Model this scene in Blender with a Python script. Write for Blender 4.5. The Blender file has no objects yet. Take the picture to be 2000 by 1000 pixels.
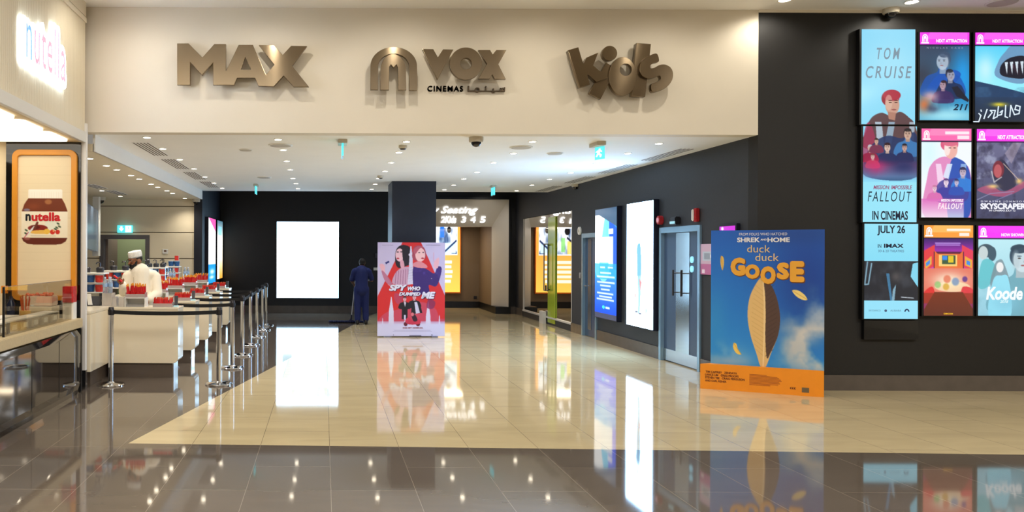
import bpy, bmesh, math, random
import numpy as np
from mathutils import Vector, Matrix
random.seed(7)
S = bpy.context.scene
# ------------------------------------------------------------------ camera
F = 1500.0; CX = 632.0; CY = 495.0; H = 1.7; ROLL = math.radians(0.25)
cd = bpy.data.cameras.new('camera'); cam = bpy.data.objects.new('camera', cd); S.collection.objects.link(cam)
cd.sensor_width = 36; cd.lens = 36*F/2000; cd.shift_x = (1000-CX)/2000; cd.shift_y = (CY-500)/2000
c_, s_ = math.cos(ROLL), math.sin(ROLL)
cam.matrix_world = Matrix(((c_, -s_, 0, 0), (0, 0, -1, 0), (s_, c_, 0, H), (0, 0, 0, 1)))
S.camera = cam
# ------------------------------------------------------------------ world, exposure
w = bpy.data.worlds.new('World'); S.world = w; w.use_nodes = True
w.node_tree.nodes['Background'].inputs[0].default_value = (1.0, .93, .82, 1)
w.node_tree.nodes['Background'].inputs[1].default_value = .25
S.view_settings.view_transform = 'Standard'; S.view_settings.look = 'None'
S.view_settings.exposure = 0.0; S.view_settings.gamma = 1
S.view_settings.use_curve_mapping = False
HALL_W = 27.0      # watts of each hall spotlight
IN_W = 42.0        # watts of each corridor downlight
BAR_W = 40.0       # watts of each downlight over the sweets bar
def lamp(name, kind, loc, power, col=(1, .9, .75), size=.3, rot=(0, 0, 0), spot=110, blend=.7, parent=None, sy=None):
    l = bpy.data.lights.new(name, kind); l.energy = power; l.color = col
    if kind == 'AREA':
        l.size = size
        if sy: l.shape = 'RECTANGLE'; l.size_y = sy
    else: l.shadow_soft_size = size
    if kind == 'SPOT': l.spot_size = math.radians(spot); l.spot_blend = blend
    o = bpy.data.objects.new(name, l); S.collection.objects.link(o); o.location = loc; o.rotation_euler = rot
    if parent: o.parent = parent
    return o
# unseen area lamps added under the hall ceiling to fill it with light
lamp('hall_fill_lamp', 'AREA', (1.8, 2.6, 4.7), 250, (1, .98, .95), 5.0, (0, 0, 0), sy=2.2)
lamp('hall_fill_lamp', 'AREA', (8.4, 4.2, 4.7), 300, (1, .95, .86), 3.5, (0, 0, 0), sy=2.2)
lamp('hall_fill_lamp', 'AREA', (-1.9, 3.7, 4.7), 185, (1, .96, .88), 2.2, (0, 0, 0), sy=2.2)
# ------------------------------------------------------------------ pixel <-> place
def uv(x, y):
    dx, dy = x-CX, y-CY
    return dx*c_+dy*s_, -dx*s_+dy*c_
def onY(x, y, D):
    u, v = uv(x, y); return Vector((u*D/F, D, H-v*D/F))
def onX(x, y, X):
    u, v = uv(x, y); D = X*F/u; return Vector((X, D, H-v*D/F))
def onZ(x, y, z=0.0):
    u, v = uv(x, y); D = (H-z)*F/v; return Vector((u*D/F, D, z))
# ------------------------------------------------------------------ materials
def lin(c):
    out = []
    for v in c[:3]:
        v = v/255.0; out.append(v/12.92 if v <= .04045 else ((v+.055)/1.055)**2.4)
    return tuple(out)
MC = {}
def mat(name, col=(200, 200, 200), rough=.5, metal=0, emit=0, spec=.5, noise=0, nscale=8, trans=0, ior=1.45, alpha=1, coat=0, bump=0, aniso=0, ecol=None):
    if name in MC: return MC[name]
    m = bpy.data.materials.new(name); m.use_nodes = True; nt = m.node_tree; b = nt.nodes['Principled BSDF']
    b.inputs['Base Color'].default_value = (*lin(col), 1); b.inputs['Roughness'].default_value = rough
    b.inputs['Metallic'].default_value = metal; b.inputs['Specular IOR Level'].default_value = spec
    b.inputs['IOR'].default_value = ior; b.inputs['Transmission Weight'].default_value = trans
    b.inputs['Alpha'].default_value = alpha; b.inputs['Coat Weight'].default_value = coat
    b.inputs['Anisotropic'].default_value = aniso
    if emit:
        b.inputs['Emission Color'].default_value = (*lin(ecol or col), 1); b.inputs['Emission Strength'].default_value = emit
    if noise or bump:
        tc = nt.nodes.new('ShaderNodeTexCoord'); n = nt.nodes.new('ShaderNodeTexNoise'); n.inputs['Scale'].default_value = nscale
        n.inputs['Detail'].default_value = 5; nt.links.new(tc.outputs['Object'], n.inputs['Vector'])
        if noise:
            r = nt.nodes.new('ShaderNodeValToRGB'); l = lin(col)
            r.color_ramp.elements[0].color = tuple(x*(1-noise) for x in l)+(1,); r.color_ramp.elements[0].position = .3
            r.color_ramp.elements[1].color = tuple(min(1, x*(1+noise)) for x in l)+(1,); r.color_ramp.elements[1].position = .7
            nt.links.new(n.outputs['Fac'], r.inputs['Fac']); nt.links.new(r.outputs['Color'], b.inputs['Base Color'])
        if bump:
            bp = nt.nodes.new('ShaderNodeBump'); bp.inputs['Strength'].default_value = bump; bp.inputs['Distance'].default_value = .01
            nt.links.new(n.outputs['Fac'], bp.inputs['Height']); nt.links.new(bp.outputs['Normal'], b.inputs['Normal'])
    MC[name] = m; return m
def artmat(name, emit=0, rough=.3):
    if name in MC: return MC[name]
    m = bpy.data.materials.new(name); m.use_nodes = True; nt = m.node_tree; b = nt.nodes['Principled BSDF']
    a = nt.nodes.new('ShaderNodeVertexColor'); a.layer_name = 'art'
    b.inputs['Roughness'].default_value = rough
    if emit:
        b.inputs['Base Color'].default_value = (.01, .01, .01, 1); nt.links.new(a.outputs['Color'], b.inputs['Emission Color'])
        b.inputs['Emission Strength'].default_value = emit
    else: nt.links.new(a.outputs['Color'], b.inputs['Base Color'])
    MC[name] = m; return m
M_scr = artmat('screen_picture', 1.0, .15); M_bright = artmat('bright_screen_picture', 1.5, .15); M_prt = artmat('printed_picture', 0, .45)
M_box = artmat('lightbox_picture', 24, .4); M_far = artmat('far_lightbox_picture', 16, .4)
M_dark = mat('charcoal_wall_paint', (46, 48, 54), .55, noise=.06, nscale=30)
M_hdark = mat('soot_black_wall_paint', (27, 26, 26), .6, noise=.06, nscale=30)
M_darkb = mat('charcoal_column_paint', (30, 34, 46), .5, noise=.05)
M_cream = mat('cream_wall_paint', (232, 223, 206), .7, noise=.02, nscale=1.5)
M_ceil = mat('white_ceiling_paint', (251, 250, 247), .75, noise=.015, nscale=2)
M_base = mat('grey_stone_skirting', (92, 84, 78), .25, noise=.08, nscale=6)
M_black = mat('black_plastic', (16, 16, 18), .35); M_blackg = mat('black_gloss', (10, 10, 12), .06, coat=.5)
M_steel = mat('brushed_steel', (190, 192, 196), .22, 1); M_chrome = mat('polished_chrome', (215, 216, 220), .08, 1)
M_dkst = mat('dark_steel', (85, 85, 90), .3, 1); M_white = mat('white_laminate', (232, 224, 208), .35); M_whitep = mat('white_plastic', (240, 238, 232), .4)
M_lens = mat('lamp_lens', (255, 246, 228), .3, emit=20, ecol=(255, 240, 214)); M_glow = mat('white_glow', (255, 255, 255), .3, emit=2.4)
M_clear = mat('clear_plastic', (235, 240, 245), .05, trans=.95, ior=1.3)
def _glass(name, tint, fac, refl=1):
    m = bpy.data.materials.new(name); m.use_nodes = True; nt = m.node_tree; nt.nodes.clear()
    o = nt.nodes.new('ShaderNodeOutputMaterial'); mx = nt.nodes.new('ShaderNodeMixShader'); t = nt.nodes.new('ShaderNodeBsdfTransparent')
    g = nt.nodes.new('ShaderNodeBsdfGlossy'); g.inputs['Roughness'].default_value = .01; g.inputs['Color'].default_value = (refl, refl, refl, 1)
    t.inputs['Color'].default_value = (*tint, 1); mx.inputs[0].default_value = fac
    nt.links.new(t.outputs[0], mx.inputs[1]); nt.links.new(g.outputs[0], mx.inputs[2]); nt.links.new(mx.outputs[0], o.inputs[0]); return m
M_screen_glass = _glass('sneeze_guard_glass', (.80, .78, .72), .14)
M_doorglass = _glass('mirror_like_door_glass', (.10, .10, .10), .82)
# ------------------------------------------------------------------ objects
col = S.collection
WL = {}
def thing(name, label, cat, loc=(0, 0, 0), rotz=0, group=None):
    o = bpy.data.objects.new(name, None); col.objects.link(o); o.location = loc; o.rotation_euler = (0, 0, rotz)
    o.empty_display_size = .1; WL[o] = Vector(loc); tag(o, label, cat, group); return o
def tag(o, label=None, cat=None, group=None, kind=None):
    if label: o['label'] = label
    if cat: o['category'] = cat
    if group: o['group'] = group
    if kind: o['kind'] = kind
    return o
def link_mesh(name, me, mats, parent=None, smooth=False):
    """me holds world coordinates; the object's origin goes to its parent's, or to the middle of its own underside."""
    n = len(me.vertices); co = np.empty(n*3); me.vertices.foreach_get('co', co); co = co.reshape(-1, 3)
    if parent is not None: org = np.array(WL[parent])
    else:
        mn, mx = co.min(0), co.max(0); org = np.array(((mn[0]+mx[0])/2, (mn[1]+mx[1])/2, mn[2]))
    me.vertices.foreach_set('co', (co-org).ravel())
    for m in (mats if isinstance(mats, (list, tuple)) else [mats]): me.materials.append(m)
    if smooth:
        me.polygons.foreach_set('use_smooth', [True]*len(me.polygons))
        try: me.set_sharp_from_angle(angle=math.radians(38))
        except Exception: pass
    me.update()
    o = bpy.data.objects.new(name, me); col.objects.link(o)
    if parent is not None: o.parent = parent; WL[o] = WL[parent]
    else: o.location = org; WL[o] = Vector(org)
    return o
def dup(root, loc=None, rotz=None, label=None, group=None):
    r = root.copy(); col.objects.link(r)
    if loc is not None: r.location = loc
    if rotz is not None: r.rotation_euler = (0, 0, rotz)
    if label: r['label'] = label
    if group: r['group'] = group
    for ch in list(root.children):
        c = ch.copy(); col.objects.link(c); c.parent = r
        for g in list(ch.children):
            d = g.copy(); col.objects.link(d); d.parent = c
    return r
class MB:
    def __init__(s): s.v = []; s.f = []; s.mi = []; s.m = 0
    def add(s, vs, fs):
        o = len(s.v); s.v += [tuple(p) for p in vs]; s.f += [tuple(o+i for i in f) for f in fs]; s.mi += [s.m]*len(fs); return s
    def box(s, x0, x1, y0, y1, z0, z1):
        vs = [(x0, y0, z0), (x1, y0, z0), (x1, y1, z0), (x0, y1, z0), (x0, y0, z1), (x1, y0, z1), (x1, y1, z1), (x0, y1, z1)]
        return s.add(vs, [(0, 3, 2, 1), (4, 5, 6, 7), (0, 1, 5, 4), (1, 2, 6, 5), (2, 3, 7, 6), (3, 0, 4, 7)])
    def hexa(s, bot, top):
        return s.add(list(bot)+list(top), [(0, 3, 2, 1), (4, 5, 6, 7), (0, 1, 5, 4), (1, 2, 6, 5), (2, 3, 7, 6), (3, 0, 4, 7)])
    def cyl(s, a, b, ra, rb=None, n=16):
        a, b = Vector(a), Vector(b); rb = ra if rb is None else rb; d = (b-a).normalized()
        p = d.orthogonal().normalized(); q = d.cross(p); vs = []
        for (c, r) in ((a, ra), (b, rb)):
            for i in range(n):
                t = 2*math.pi*i/n; vs.append(c+p*(r*math.cos(t))+q*(r*math.sin(t)))
        fs = [(i, (i+1) % n, n+(i+1) % n, n+i) for i in range(n)]+[tuple(range(n-1, -1, -1)), tuple(range(n, 2*n))]
        return s.add(vs, fs)
    def lathe(s, prof, c=(0, 0, 0), n=24):
        vs = []; c = Vector(c)
        for (r, z) in prof:
            for i in range(n):
                t = 2*math.pi*i/n; vs.append((c.x+r*math.cos(t), c.y+r*math.sin(t), c.z+z))
        k = len(prof); fs = []
        for j in range(k-1):
            for i in range(n): fs.append((j*n+i, j*n+(i+1) % n, (j+1)*n+(i+1) % n, (j+1)*n+i))
        fs.append(tuple(range(n-1, -1, -1))); fs.append(tuple((k-1)*n+i for i in range(n)))
        return s.add(vs, fs)
    def tube(s, pts, r, n=8):
        for a, b in zip(pts, pts[1:]): s.cyl(a, b, r, r, n)
        return s
    def ball(s, c, rx, ry, rz, n=14, m=9):
        prof = []; vs = []
        for j in range(m+1):
            ph = math.pi*j/m
            for i in range(n):
                t = 2*math.pi*i/n; vs.append((c[0]+rx*math.sin(ph)*math.cos(t), c[1]+ry*math.sin(ph)*math.sin(t), c[2]+rz*math.cos(ph)))
        fs = [(j*n+i, (j+1)*n+i, (j+1)*n+(i+1) % n, j*n+(i+1) % n) for j in range(m) for i in range(n)]
        return s.add(vs, fs)
    def prism(s, pts, axis, a, b):
        """pts 2-D outline (convex or simple) extruded along axis from a to b"""
        def P(p, t):
            if axis == 'x': return (t, p[0], p[1])
            if axis == 'y': return (p[0], t, p[1])
            return (p[0], p[1], t)
        n = len(pts); vs = [P(p, a) for p in pts]+[P(p, b) for p in pts]
        return s.add(vs, [tuple(range(n)), tuple(range(2*n-1, n-1, -1))]+[(i, n+i, n+(i+1) % n, (i+1) % n) for i in range(n)])
    def mesh(s, name, bevel=0, seg=2):
        me = bpy.data.meshes.new(name); me.from_pydata(s.v, [], s.f)
        if any(s.mi): me.polygons.foreach_set('material_index', s.mi)
        bm = bmesh.new(); bm.from_mesh(me); bmesh.ops.recalc_face_normals(bm, faces=bm.faces)
        if bevel: bmesh.ops.bevel(bm, geom=[e for e in bm.edges if e.calc_face_angle(0) > .6], offset=bevel, segments=seg, affect='EDGES', clamp_overlap=True)
        bm.to_mesh(me); bm.free(); return me
    def build(s, name, m, parent=None, smooth=False, bevel=0):
        return link_mesh(name, s.mesh(name, bevel), m, parent, smooth)
def struct(name, mb, m, parent=None, **k):
    o = mb.build(name, m, parent, **k)
    if parent is None: o['kind'] = 'structure'
    return o
def single(name, mb, m, label, cat, group=None, **k): return tag(mb.build(name, m, None, **k), label, cat, group)
def curve_mesh(contours, ext=0.0, bevel=0.0):
    """2-D contours (holes allowed) -> filled mesh in XY, thickness along Z, centred on z=0"""
    cu = bpy.data.curves.new('c', 'CURVE'); cu.dimensions = '2D'; cu.fill_mode = 'BOTH'; cu.extrude = ext; cu.bevel_depth = bevel; cu.bevel_resolution = 1
    for pts in contours:
        sp = cu.splines.new('POLY'); sp.points.add(len(pts)-1)
        for i, p in enumerate(pts): sp.points[i].co = (p[0], p[1], 0, 1)
        sp.use_cyclic_u = True
    o = bpy.data.objects.new('c', cu); col.objects.link(o); dg = bpy.context.evaluated_depsgraph_get(); dg.update()
    me = bpy.data.meshes.new_from_object(o.evaluated_get(dg), depsgraph=dg); bpy.data.objects.remove(o); bpy.data.curves.remove(cu); me.materials.clear(); return me
TC = {}
def text_data(body, bold=0.0, shear=0.0, spacing=1.0):
    k = (body, bold, shear, spacing)
    if k in TC: return TC[k]
    cu = bpy.data.curves.new('t', 'FONT'); cu.body = body; cu.offset = min(bold, .012); cu.shear = shear; cu.space_character = spacing; cu.resolution_u = 3
    o = bpy.data.objects.new('t', cu); col.objects.link(o); dg = bpy.context.evaluated_depsgraph_get(); dg.update()
    me = bpy.data.meshes.new_from_object(o.evaluated_get(dg), depsgraph=dg); bpy.data.objects.remove(o)
    v = np.array([q.co[:] for q in me.vertices]).reshape(-1, 3); f = [tuple(p.vertices) for p in me.polygons]
    bpy.data.meshes.remove(me); d = bold-.012
    if d > 0:      # heavier strokes: the same outline laid a little to every side
        n = len(v); vs, fs = [], []
        for i, (a, b) in enumerate(((0, 0), (d, 0), (-d, 0), (0, d), (0, -d), (d*.7, d*.7), (-d*.7, d*.7), (d*.7, -d*.7), (-d*.7, -d*.7))):
            vs.append(v+np.array((a, b, 0))); fs += [tuple(q+n*i for q in p) for p in f]
        v = np.concatenate(vs); lay = np.repeat(np.arange(9), n)*.0001; f = fs
    else: lay = np.zeros(len(v))
    mn, mx = v.min(0), v.max(0); v = (v-mn)/np.maximum(mx-mn, 1e-6); v[:, 2] = lay; TC[k] = (v, f); return TC[k]
class Frame:
    """a flat picture: pixel box (x0,y0)-(x1,y1) carried by three world corners"""
    def __init__(s, box, TL, TR, BL):
        s.b = box; s.TL, s.TR, s.BL = Vector(TL), Vector(TR), Vector(BL); s.U = s.TR-s.TL; s.V = s.BL-s.TL
        s.n = s.V.cross(s.U).normalized()
        s.n = -s.n if s.n.dot(Vector((0, 0, 1.2))-s.TL) < 0 else s.n
    def pt(s, x, y, off=0):
        b = s.b; return s.TL+s.U*((x-b[0])/(b[2]-b[0]))+s.V*((y-b[1])/(b[3]-b[1]))+s.n*off
def lettering(name, frame, items, m, parent, off=.003, thick=0.0):
    """items: (text, x0, y0, x1, y1, colour[, bold, shear, spacing]) or ('#', contours, colour): one mesh of lettering"""
    V = []; FC = []; C = []
    for it in items:
        if it[0] == '#':
            me = curve_mesh(it[1]); v = [frame.pt(q.co[0], q.co[1], off) for q in me.vertices]; f = [tuple(p.vertices) for p in me.polygons]; bpy.data.meshes.remove(me); c = it[2]
        else:
            t, x0, y0, x1, y1, c = it[:6]; opt = it[6:]
            tv, f = text_data(t, *opt); v = [frame.pt(x0+(x1-x0)*p[0], y1-(y1-y0)*p[1], off+p[2]) for p in tv]
        o = len(V); V += v; FC += [tuple(o+i for i in q) for q in f]; C += [(*lin(c), 1)]*len(v)
    me = bpy.data.meshes.new(name); me.from_pydata([tuple(v) for v in V], [], FC)
    a = me.color_attributes.new('art', 'FLOAT_COLOR', 'POINT'); a.data.foreach_set('color', np.array(C, dtype=np.float32).ravel())
    return link_mesh(name, me, m, parent)
# ------------------------------------------------------------------ a little painter for the flat pictures
def smoothpts(pts, k=6):
    out = []; n = len(pts)
    for i in range(n):
        p0, p1, p2, p3 = (np.array(pts[(i+j) % n], float) for j in (-1, 0, 1, 2))
        for t in np.linspace(0, 1, k, endpoint=False):
            out.append(tuple(.5*((2*p1)+(-p0+p2)*t+(2*p0-5*p1+4*p2-p3)*t*t+(-p0+3*p1-3*p2+p3)*t**3)))
    return out
class Cv:
    def __init__(s, box, nx, ny, bg):
        s.box = box; s.nx, s.ny = nx, ny; SS = 2; x0, y0, x1, y1 = box
        xs = x0+(np.arange(nx*SS)+.5)/(nx*SS)*(x1-x0); ys = y0+(np.arange(ny*SS)+.5)/(ny*SS)*(y1-y0)
        s.X, s.Y = np.meshgrid(xs, ys); s.p = np.zeros((ny*SS, nx*SS, 3)); s.p[:] = bg; s.rs = np.random.RandomState(5)
    def mix(s, m, c, a=1.0):
        m = (m*a)[..., None]; s.p = s.p*(1-m)+np.array(c, float)*m; return s
    def pmask(s, pts):
        X, Y = s.X, s.Y; ins = np.zeros(X.shape, bool); n = len(pts)
        for i in range(n):
            x1, y1 = pts[i]; x2, y2 = pts[(i+1) % n]
            if y1 == y2: continue
            c = ((y1 > Y) != (y2 > Y)) & (X < (x2-x1)*(Y-y1)/(y2-y1)+x1); ins ^= c
        return ins.astype(float)
    def poly(s, pts, c, a=1.0, sm=False): return s.mix(s.pmask(smoothpts(pts) if sm else pts), c, a)
    def ell(s, cx, cy, rx, ry, c, a=1.0, soft=.08, rot=0):
        t = math.radians(rot); dx, dy = s.X-cx, s.Y-cy; u = dx*math.cos(t)+dy*math.sin(t); v = -dx*math.sin(t)+dy*math.cos(t)
        d = np.sqrt((u/rx)**2+(v/ry)**2); return s.mix(np.clip((1-d)/max(soft, 1e-3)+.5, 0, 1), c, a)
    def blob(s, cx, cy, rx, ry, c, a=1.0): return s.mix(np.exp(-(((s.X-cx)/rx)**2+((s.Y-cy)/ry)**2)), c, a)
    def rect(s, x0, y0, x1, y1, c, a=1.0): return s.mix(((s.X >= x0) & (s.X < x1) & (s.Y >= y0) & (s.Y < y1)).astype(float), c, a)
    def vg(s, y0, c0, y1, c1, a=1.0, m=None):
        t = np.clip((s.Y-y0)/(y1-y0), 0, 1)[..., None]; q = np.array(c0, float)*(1-t)+np.array(c1, float)*t
        mm = (np.ones(s.X.shape) if m is None else m)[..., None]*a; s.p = s.p*(1-mm)+q*mm; return s
    def line(s, pts, w, c, a=1.0):
        m = np.zeros(s.X.shape)
        for (x1, y1), (x2, y2) in zip(pts, pts[1:]):
            L = max((x2-x1)**2+(y2-y1)**2, 1e-9); t = np.clip(((s.X-x1)*(x2-x1)+(s.Y-y1)*(y2-y1))/L, 0, 1)
            d = np.hypot(s.X-x1-t*(x2-x1), s.Y-y1-t*(y2-y1)); m = np.maximum(m, np.clip((w/2-d)/(w*.25)+.5, 0, 1))
        return s.mix(m, c, a)
    def cloud(s, c, a, sx, sy, seed=1, thr=.5, region=None):
        r = np.random.RandomState(seed); h, w_ = s.X.shape; m = np.zeros((h, w_)); amp = 1; tot = 0
        for o in range(4):
            gx, gy = max(2, int(sx*2**o)), max(2, int(sy*2**o)); g = r.rand(gy+2, gx+2)
            yy = np.linspace(0, gy, h); xx = np.linspace(0, gx, w_); yi = yy.astype(int); xi = xx.astype(int); fy = (yy-yi)[:, None]; fx = (xx-xi)[None]
            fy = fy*fy*(3-2*fy); fx = fx*fx*(3-2*fx)
            v = (g[yi][:, xi]*(1-fy)*(1-fx)+g[yi+1][:, xi]*fy*(1-fx)+g[yi][:, xi+1]*(1-fy)*fx+g[yi+1][:, xi+1]*fy*fx); m += v*amp; tot += amp; amp *= .5
        m = np.clip((m/tot-thr)*4, 0, 1)
        if region is not None: m = m*region
        return s.mix(m, c, a)
    def band(s, cx, cy, rx, ry): return np.exp(-(((s.X-cx)/rx)**2+((s.Y-cy)/ry)**2))
    def bars(s, x0, y0, x1, y1, n, c, a=1.0, seed=3):
        r = np.random.RandomState(seed); h = (y1-y0)/n
        for i in range(n):
            k = (x1-x0)*r.uniform(0, .18)/2; s.rect(x0+k, y0+i*h, x1-k, y0+i*h+h*.6, c, a)
        return s
    def person(s, x, y, h, skin, hair, coat, look=0, a=1.0):
        """a plain head and shoulders, h = head height, (x, y) = middle of the face"""
        s.poly([(x-h*.2, y+h*.3), (x+h*.2, y+h*.3), (x+h*.35, y+h*.62), (x+h*1.0, y+h*.95), (x+h*1.15, y+h*2.0), (x-h*1.15, y+h*2.0), (x-h*1.0, y+h*.95), (x-h*.35, y+h*.62)], coat, a, True)
        s.poly([(x-h*.18, y+h*.2), (x+h*.18, y+h*.2), (x+h*.2, y+h*.7), (x-h*.2, y+h*.7)], tuple(v*.85 for v in skin), a)
        s.ell(x-look*h*.06, y-h*.12, h*.37, h*.43, hair, a); s.ell(x+look*h*.04, y+h*.03, h*.33, h*.46, skin, a)
        s.ell(x-look*h*.08, y-h*.38, h*.32, h*.17, hair, a); s.ell(x-look*h*.2, y+h*.05, h*.14, h*.36, tuple(v*.88 for v in skin), a*.5, .5)
        for d in (-.15, .13): s.ell(x+(d+look*.08)*h, y-h*.03, h*.06, h*.03, (40, 30, 30), a*.8); s.ell(x+(d+look*.08)*h, y-h*.11, h*.09, h*.02, hair, a*.8)
        s.ell(x+look*h*.12, y+h*.1, h*.045, h*.05, tuple(v*.8 for v in skin), a); s.ell(x+look*h*.08, y+h*.24, h*.1, h*.03, (150, 70, 70), a*.8); return s
    def done(s):
        h, w_ = s.ny, s.nx; q = s.p.reshape(h, 2, w_, 2, 3).mean((1, 3)); return np.clip(q, 0, 255)
def picture(name, frame, cv, m, parent, off=0.0, glow=None):
    """a flat picture as a fine grid of vertices, one colour each (the artwork, plus one painted reflection)"""
    q = cv.done()/255.0; q = np.where(q <= .04045, q/12.92, ((q+.055)/1.055)**2.4); ny, nx = q.shape[:2]
    if glow:      # a bright box: white parts shine with its tint, printed colours keep their own look
        tint, st = glow; k = np.clip((q.min(-1)-.86)/.14, 0, 1)[..., None]; q = q/st*(1-k)+np.array(tint)*k
    U = np.linspace(0, 1, nx); Vv = np.linspace(0, 1, ny); TL = np.array(frame.TL+frame.n*off); u = np.array(frame.U); v = np.array(frame.V)
    P = TL+U[None, :, None]*u+Vv[:, None, None]*v; P = P.reshape(-1, 3)
    idx = np.arange(nx*ny).reshape(ny, nx); a, b, c, d = idx[:-1, :-1], idx[:-1, 1:], idx[1:, 1:], idx[1:, :-1]
    Q = np.stack([a, d, c, b], -1).reshape(-1, 4) if Vector(frame.V).cross(frame.U).dot(frame.n) > 0 else np.stack([a, b, c, d], -1).reshape(-1, 4)
    me = bpy.data.meshes.new(name); me.vertices.add(len(P)); me.vertices.foreach_set('co', P.ravel()); n = len(Q)
    me.loops.add(n*4); me.loops.foreach_set('vertex_index', Q.ravel()); me.polygons.add(n)
    me.polygons.foreach_set('loop_start', np.arange(n)*4); me.polygons.foreach_set('loop_total', np.full(n, 4)); me.update(calc_edges=True)
    at = me.color_attributes.new('art', 'FLOAT_COLOR', 'POINT'); cc = np.ones((nx*ny, 4), np.float32); cc[:, :3] = q.reshape(-1, 3); at.data.foreach_set('color', cc.ravel())
    return link_mesh(name, me, m, parent)
def rounded(x0, y0, x1, y1, r, n=6, cw=True):
    pts = []
    for (cx, cy, a0) in ((x1-r, y1-r, 0), (x0+r, y1-r, 90), (x0+r, y0+r, 180), (x1-r, y0+r, 270)):
        for i in range(n+1):
            t = math.radians(a0+90*i/n); pts.append((cx+r*math.cos(t), cy+r*math.sin(t)))
    return pts
def circ(cx, cy, r, n=40, ry=None): return [(cx+r*math.cos(2*math.pi*i/n), cy+(ry or r)*math.sin(2*math.pi*i/n)) for i in range(n)]
# the wall sign's arch mark, used small on the screens
def arch_mark(x, y, w_, h):
    k = lambda pts: [(x+p[0]*w_, y+p[1]*h) for p in pts]
    out = [(.0, 1), (0, .45)]+[(.5-.5*math.cos(math.radians(t)), .45-.45*math.sin(math.radians(t))) for t in range(0, 181, 20)]+[(1, 1), (.84, 1), (.84, .45)]
    inn = [(.5+.34*math.cos(math.radians(t)), .45-.3*math.sin(math.radians(t))) for t in range(0, 181, 20)]+[(.16, 1)]
    return [k(out+inn), k([(.24, 1), (.24, .5), (.36, .24), (.5, .2), (.64, .24), (.76, .5), (.76, 1), (.61, 1), (.61, .55), (.5, .66), (.39, .55), (.39, 1)])]
# ------------------------------------------------------------------ the setting
FY = 9.70; ZC = 3.22; ZH = 4.80; RX = 5.48; LX = -2.95; BY = 21.9; EY = 18.8; ZB = 3.0; WBY = 18.7
def tile_mat(name, colr, seam, rough, var, veins=.5):
    m = bpy.data.materials.new(name); m.use_nodes = True; nt = m.node_tree; b = nt.nodes['Principled BSDF']; N = nt.nodes.new; L = nt.links.new
    tc = N('ShaderNodeTexCoord'); sx = N('ShaderNodeSeparateXYZ'); cx = N('ShaderNodeCombineXYZ'); L(tc.outputs['Object'], sx.inputs[0])
    ax = N('ShaderNodeMath'); ax.operation = 'ADD'; ax.inputs[1].default_value = FLOOR_SHIFT; L(sx.outputs['X'], ax.inputs[0])
    L(sx.outputs['Y'], cx.inputs['X']); L(ax.outputs[0], cx.inputs['Y'])
    br = N('ShaderNodeTexBrick'); br.offset = .5; br.inputs['Scale'].default_value = 1; br.inputs['Brick Width'].default_value = 1.22; br.inputs['Row Height'].default_value = .61
    br.inputs['Mortar Size'].default_value = .0022; br.inputs['Mortar Smooth'].default_value = .2; br.inputs['Bias'].default_value = 0
    l = lin(colr); br.inputs['Color1'].default_value = tuple(v*(1-var) for v in l)+(1,); br.inputs['Color2'].default_value = tuple(v*(1+var) for v in l)+(1,); br.inputs['Mortar'].default_value = (*lin(seam), 1)
    L(cx.outputs[0], br.inputs['Vector'])
    mp = N('ShaderNodeMapping'); mp.inputs['Scale'].default_value = (.7, 2.6, 1); L(tc.outputs['Object'], mp.inputs['Vector'])
    n = N('ShaderNodeTexNoise'); n.inputs['Scale'].default_value = 1.6; n.inputs['Detail'].default_value = 7; n.inputs['Distortion'].default_value = .8; L(mp.outputs[0], n.inputs['Vector'])
    rp = N('ShaderNodeValToRGB'); rp.color_ramp.elements[0].color = (.86, .85, .84, 1); rp.color_ramp.elements[0].position = .35; rp.color_ramp.elements[1].color = (1.08, 1.07, 1.06, 1); rp.color_ramp.elements[1].position = .65
    L(n.outputs['Fac'], rp.inputs['Fac']); mx = N('ShaderNodeMix'); mx.data_type = 'RGBA'; mx.blend_type = 'MULTIPLY'; mx.inputs[0].default_value = veins
    L(br.outputs['Color'], mx.inputs[6]); L(rp.outputs['Color'], mx.inputs[7]); L(mx.outputs[2], b.inputs['Base Color'])
    b.inputs['Roughness'].default_value = rough; b.inputs['IOR'].default_value = 1.62; return m
fx0, fx1, fy0, fy1 = -9.0, 13.0, -4.0, 26.0
FLOOR_SHIFT = ((fx0+fx1)/2) - .06 + .61*20
M_fdark = tile_mat('brown_grey_floor_tiles', (100, 90, 80), (144, 134, 120), .05, .05)
M_fbeige = tile_mat('beige_floor_tiles', (208, 190, 150), (128, 112, 90), .05, .03)
A = onZ(250, 866); R1 = onZ(2000, 888); k = (R1.y-A.y)/(R1.x-A.x); Rr = (fx1, A.y+k*(fx1-A.x)); B0 = onZ(689, 635); kk = (B0.x-A.x)/(B0.y-A.y); Bf = (A.x+kk*(fy1-A.y), fy1)
me = bpy.data.meshes.new('floor')
vs = [(fx0, fy0, 0), (fx1, fy0, 0), (fx1, Rr[1], 0), (A.x, A.y, 0), (fx0, A.y, 0), (Bf[0], fy1, 0), (fx0, fy1, 0), (fx1, fy1, 0)]
me.from_pydata(vs, [], [(0, 1, 2, 3, 4), (4, 3, 5, 6), (3, 2, 7, 5)]); me.polygons[2].material_index = 1
fl = link_mesh('floor', me, [M_fdark, M_fbeige]); fl['kind'] = 'structure'
struct('ceiling', MB().box(-9, 13, -4, FY, ZH, ZH+.1), M_ceil)                                   # hall
struct('ceiling', MB().box(LX, RX+.2, FY+.2, EY, ZC, ZC+.12), M_ceil)                            # corridor
struct('ceiling', MB().box(-8, LX-.02, FY+.2, WBY+.2, ZB, ZB+.1), mat('warm_ceiling_paint', (236, 224, 200), .7))   # sweets bar
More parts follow.
